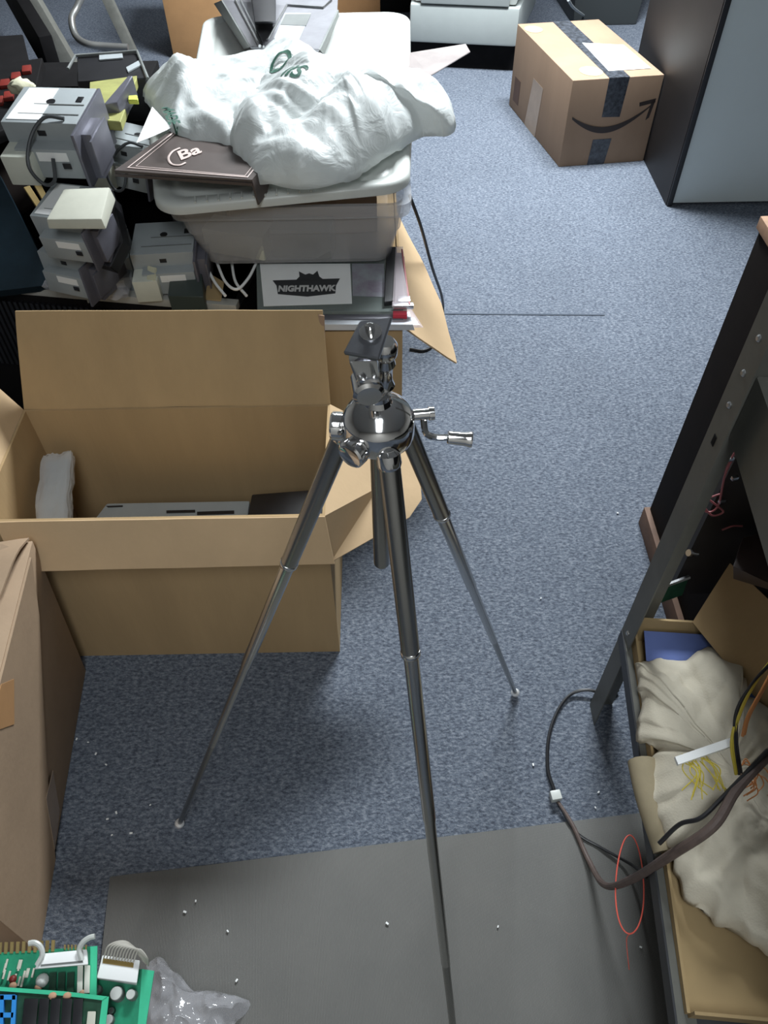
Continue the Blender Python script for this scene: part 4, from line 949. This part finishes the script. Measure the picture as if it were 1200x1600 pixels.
def drape(m, dz=.0015):
    bmesh.ops.triangulate(m.bm, faces=m.bm.faces[:])
    for _ in range(2): bmesh.ops.subdivide_edges(m.bm, edges=[e for e in m.bm.edges if e.calc_length() > .006], cuts=1)
    bmesh.ops.triangulate(m.bm, faces=m.bm.faces[:])
    for v in m.bm.verts:
        h = tree.ray_cast(V((v.co.x, v.co.y, 2)), V((0, 0, -1)))
        if h[0] is not None: v.co = h[0]+V((0, 0, dz))
    return m
def btxt(s, size, px, py, dirx, diry):
    p = at(px, py, .80); return drape(text_m(s, size, frame(p, at(*dirx, .80)-p, at(*diry, .80)-p), 0.0, bold=.001))
part('green_print', btxt('CD', .075, 437, 110, (437, 130), (470, 108)), DKGRN, bg, 'dark green printed letters')
part('green_print', btxt('IIS', .060, 462, 150, (490, 160), (458, 135)), DKGRN, bg, 'dark green printed letters')
part('green_print', btxt('MADE', .034, 266, 180, (275, 200), (290, 172)), DKGRN, bg, 'dark green printed letters')

# brown triangular sign
sg = thing('triangular_sign', 'brown wedge shaped sign with pale border and script letters under the bag', 'sign', at(310, 250, .72))
sz_ = .742
tri = [at(178, 266, sz_), at(394, 281, sz_), at(432, 232, sz_), at(272, 200, sz_)]
part('sign_board', M().slab(tri, .006, V((0, 0, 1)), .0008), SIGNB, sg)
part('sign_edge', M().slab([tri[1], at(405, 320, sz_-.05), at(418, 300, sz_-.045), tri[2]], .004), SIGNB, sg, 'brown folded side of the sign')
part('sign_front', M().slab([tri[0]-V((0, 0, .006)), tri[1]-V((0, 0, .006)), tri[1]-V((0, 0, .012)), tri[0]-V((0, 0, .012))], .003), SIGNB, sg)
m = M()
cen = sum(tri, V())/4
for ins, r in ((.07, .0022), (.11, .0012)):
    q = [p.lerp(cen, ins*(2.2 if i == 0 else 1.3))+V((0, 0, .0012)) for i, p in enumerate(tri)]
    m.tube([q[2], q[1], q[0], q[3]], r, 6, smooth=False, flat=.3)
part('sign_border', m, PINK, sg, 'double pale pink border line')
def s2(px, py): return at(px, py, sz_+.0015)
m = text_m('Ba', .055, frame(s2(292, 240), s2(330, 226)-s2(292, 240), s2(284, 218)-s2(292, 240)), .0005, shear=.35, bold=.0012)
m.tube([s2(281, 231), s2(269, 237), s2(263, 247), s2(268, 256), s2(280, 258), s2(290, 254)], .0026, 8, flat=.4)
part('lettering', m, PINK, sg, 'pale pink script letters Ba')
slabpx('white_corner_card', [(213, 223, .745), (238, 213, .748), (268, 199, .75), (238, 166, .752)], .002, WHITEP, 'white card corner between the pale mechanism and the bag', 'card')
# metal frame on back tote
mf = thing('metal_door_frame', 'grey metal coin door frame with square opening lying on the back tote', 'metal frame', at(440, 30, .74))
mz = .775
part('frame_plate', M().slab([at(392, 73, mz), at(498, 77, mz), at(527, 15, mz), at(530, -70, mz), at(330, -60, mz), at(348, 0, mz)], .006, None, .001), mat('frame_grey', (.27, .27, .29), .38, .5, var=.1), mf)
part('side_rail', M().slab([at(348, 0, mz), at(392, 73, mz), at(383, 76, mz-.055), at(336, 5, mz-.055)], .004), GREYD, mf, 'dark side rail')
part('side_rail', M().slab([at(498, 77, mz), at(527, 15, mz), at(528, 25, mz-.05), at(503, 84, mz-.05)], .004), GREYD, mf, 'dark side rail')
part('bright_rib', M().tube([at(368, 0, mz+.003), at(406, 72, mz+.003)], .004, 6).tube([at(376, 0, mz+.003), at(412, 73, mz+.003)], .003, 6).tube([at(518, 0, mz+.003), at(505, 12, mz+.003), at(448, 8, mz+.003), at(418, 62, mz+.003)], .003, 6, smooth=False), STEEL, mf)
part('opening', M().slab([at(428, 60, mz+.0012), at(467, 63, mz+.0012), at(486, 20, mz+.0012), at(445, 20, mz+.0012)], .001), GREY, mf, 'recessed grey square opening')
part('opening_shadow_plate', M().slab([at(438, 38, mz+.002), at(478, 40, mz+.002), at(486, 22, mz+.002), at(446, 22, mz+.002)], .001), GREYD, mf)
single('black_hanging_box', M().hexa([at(398, 38, mz+.01), at(431, 37, mz+.01), at(431, -50, mz+.01), at(385, -50, mz+.01)], [at(398, 34, mz+.05), at(431, 33, mz+.05), at(431, -70, mz+.05), at(385, -70, mz+.05)], .003), BLK, 'black oblong unit lying on the grey metal frame', 'device')
# pointed clear piece
slabpx('pointed_acrylic_piece', [(632, 128, .70), (672, 118, .70), (735, 80, .705), (728, 68, .705), (640, 82, .70)], .004, mat('pale_pink_acrylic', (.34, .30, .29), .3, alpha=.9, var=.2, vscale=8), 'pointed pale acrylic sheet sticking out right of the bag', 'acrylic sheet')
# black cable down the stack
single('black_power_cord', M().tube([at(640, 305, .60), at(658, 355, .50), at(676, 420, .33), at(690, 462, .15), at(692, 490, .02), at(684, 530, .005), at(665, 547, .005), at(640, 545, .005)], .004, 8), BLK, 'black power cord hanging from the tote over the cardboard flap', 'cord', ang=60)

# ------------------------------------------------------------------ far things
wm = thing('white_machine', 'off-white plastic machine with recessed front panel at the top edge', 'machine', at(725, 75, 0)+V((0, .25, 0)))
za = .12
w1, w2 = at(640, 66, za), at(806, 74, za)
dd = (w2-w1).normalized(); ee = V((-dd.y, dd.x, 0))
w3 = w2+dd*.05+ee*.15
part('base', M().hexa([w1, w2, w2+dd*.07+ee*.6, w1-dd*.04+ee*.6], [w1+V((0, 0, .16)), w2+V((0, 0, .16)), w2+dd*.07+ee*.6+V((0, 0, .16)), w1-dd*.04+ee*.6+V((0, 0, .16))], .012), MACHW, wm)
wu = V((0, 0, .165))
part('upper_body', M().hexa([w1+wu+ee*.02+dd*.02, w2+wu+ee*.02-dd*.02, w2+wu+ee*.55, w1+wu+ee*.55], [w1+V((0, 0, .9))-dd*.12+ee*.02, w2+V((0, 0, .9))+dd*.22+ee*.02, w2+V((0, 0, .9))+ee*.6+dd*.2, w1+V((0, 0, .9))+ee*.6], .01), WHITE, wm, 'white flaring upper body')
part('front_panel', M().hexa([w1+wu+dd*.05-ee*.005, w2+wu-dd*.05-ee*.005, w2+wu+ee*.05-dd*.05, w1+wu+ee*.05+dd*.05], [w1+V((0, 0, .9))+dd*.03-ee*.006, w2+V((0, 0, .9))-dd*.03-ee*.006, w2+V((0, 0, .9))+ee*.05-dd*.05, w1+V((0, 0, .9))+ee*.05+dd*.05], .006), MACHW, wm)
part('plinth', M().hexa([V((p.x, p.y, .0)) for p in (w1+ee*.05, w2+ee*.05, w2+ee*.55, w1+ee*.55)], [p for p in (w1+ee*.05, w2+ee*.05, w2+ee*.55, w1+ee*.55)]), BLKM, wm, 'black recessed plinth')
# brown boxes
b1_, b2_ = at(272, 92, 0), at(345, 84, 0)
bbx = thing('cardboard_box', 'brown carton standing on the carpet behind the totes, left of grey frame', 'cardboard box', b1_+V((.3, .2, 0)))
part('box_body', M().hexa([b1_, b1_+V((.42, -.02, 0)), b1_+V((.42, .4, 0)), b1_+V((-.02, .4, 0))], [b1_+V((0, 0, .55)), b1_+V((.42, -.02, .55)), b1_+V((.42, .4, .55)), b1_+V((-.02, .4, .55))], .003), CARDO, bbx)
bq = at(500, 40, 0)
b4 = thing('cardboard_box', 'brown carton behind the back tote, just right of the grey metal frame', 'cardboard box', bq+V((.15, .3, 0)))
part('box_body', M().box(bq+V((.12, .25, .3)), (.42, .4, .6), bev=.003), CARDO, b4)
single('black_floor_unit', M().box(at(615, 30, 0)+V((0, .3, .2)), (.22, .4, .4), bev=.01), BLKM, 'black unit between the brown carton and white machine', 'device')
# dark things at top right behind parcel
dkc = at(930, 40, 0)
single('dark_grey_case', M().hexa([dkc+V((-.12, 0, 0)), dkc+V((.22, 0, 0)), dkc+V((.25, .5, 0)), dkc+V((-.15, .5, 0))], [dkc+V((-.15, .12, .6)), dkc+V((.30, .12, .6)), dkc+V((.3, .5, .6)), dkc+V((-.2, .5, .6))], .01), mat('charcoal', (.03, .035, .037), .5), 'dark charcoal case standing behind the parcel', 'case')
lp = at(845, 22, 0)
single('pale_blue_panel', M().slab([lp+V((-.1, .25, 0)), lp+V((.22, .25, 0)), lp+V((.22, .30, .5)), lp+V((-.1, .30, .5))], .02), mat('pale_blue', (.38, .42, .52), .6), 'pale blue grey panel between the white machine and dark case', 'panel')
single('grey_cord', M().tube([at(888, 0, .35), at(896, 12, .2), at(912, 24, .05)], .006, 8), GREY, 'short grey cord hanging behind the parcel', 'cord', ang=60)
# desk legs, chair frame at upper left
def beam(name, p, q, w, d, mt, label, cat, parent=None):
    p, q = V(p), V(q); a = (q-p).normalized(); s = a.cross(V((0, 1, 0))).normalized(); f = s.cross(a).normalized()
    mm = M().hexa([p-s*w/2-f*d/2, p+s*w/2-f*d/2, p+s*w/2+f*d/2, p-s*w/2+f*d/2], [q-s*w/2-f*d/2, q+s*w/2-f*d/2, q+s*w/2+f*d/2, q-s*w/2+f*d/2], .003)
    return part(name, mm, mt, parent, label, 35, cat)
ALU = mat('dull_aluminium', (.30, .30, .27), .45, .5, var=.15)
beam('desk_leg', at(125, 130, .0), atY(25, -40, at(125, 130, 0).y+.1), .08, .05, ALU, 'dull metal rail slanting up behind the coin mechanisms', 'rail')
ch = thing('metal_chair', 'metal chair base with curved tube and slanting leg beyond the black tray', 'chair', at(212, 92, 0))
lo_ = beam('leg', at(212, 92, .0), atY(150, -40, at(212, 92, 0).y+.1), .05, .03, ALU, None, None, ch)
part('frame_tube', M().tube([atY(135, -20, 3.8), atY(120, 12, 3.75), atY(112, 30, 3.7), atY(118, 55, 3.65), atY(135, 68, 3.6), atY(165, 72, 3.6), atY(200, 74, 3.6)], .014, 10), mat('dull_steel_tube', (.24, .24, .23), .4, .6), ch, ang=60)
single('black_cabinet', M().hexa([at(-120, 120, .0)+V((0, .1, 0)), at(35, 115, 0), at(25, 60, 0), at(-120, 62, 0)], [at(-120, 128, .55), at(52, 122, .55), at(36, 54, .55), at(-120, 64, .55)], .005), BLKM, 'low black cabinet filling the upper left corner', 'cabinet')
beam('black_upright', at(108, 122, .3)+V((-.10, .15, 0)), at(5, -60, .3)+V((-.12, .15, 0)), .20, .05, BLKM, 'black board slanting up on the left of the dull metal rail', 'board')

# debris bits on carpet and mat
BITS = [(138, 1160), (150, 1178), (166, 1195), (175, 1305), (182, 1270), (168, 1280), (306, 1408), (289, 1425), (370, 1532), (356, 1455), (845, 935), (833, 1195), (965, 802), (778, 1448), (605, 1443), (935, 1238), (930, 1262), (205, 1302), (120, 1155), (1001, 1480), (235, 1258)]
sb = M(); sb.box((0, 0, .0015), (.005, .003, .002), bev=.0004)
b0_ = single('paper_scrap', sb, WHITEP, 'tiny white scrap of litter on the carpet or mat', 'scrap', 'tiny litter scraps on the floor')
for i, (px, py) in enumerate(BITS):
    o = b0_ if i == 0 else b0_.copy()
    if i: COL.objects.link(o)
    on_mat = py > 1380 or (py > 1290 and px > 250)
    p = at(px, py, .0085 if on_mat else .002); o.location = p; o.rotation_euler = (0, 0, i*1.3); s_ = .7+.5*((i*37) % 10)/10; o.scale = (s_, s_, 1)

# ------------------------------------------------------------------ ceiling light housings above the lamps
FIX = mat('fixture_white', (.7, .7, .7), .5)
for i, (nm, loc, sx, sy, pw) in enumerate(LAMPS):
    single('ceiling_light', M().box((loc[0], loc[1], 2.61), (sx+.06, sy+.06, .04), bev=.004), FIX, ['ceiling light fitting above the parcel side of the room', 'ceiling light fitting above the left of the camera', 'ceiling light fitting at the far end of the room'][i], 'ceiling light')
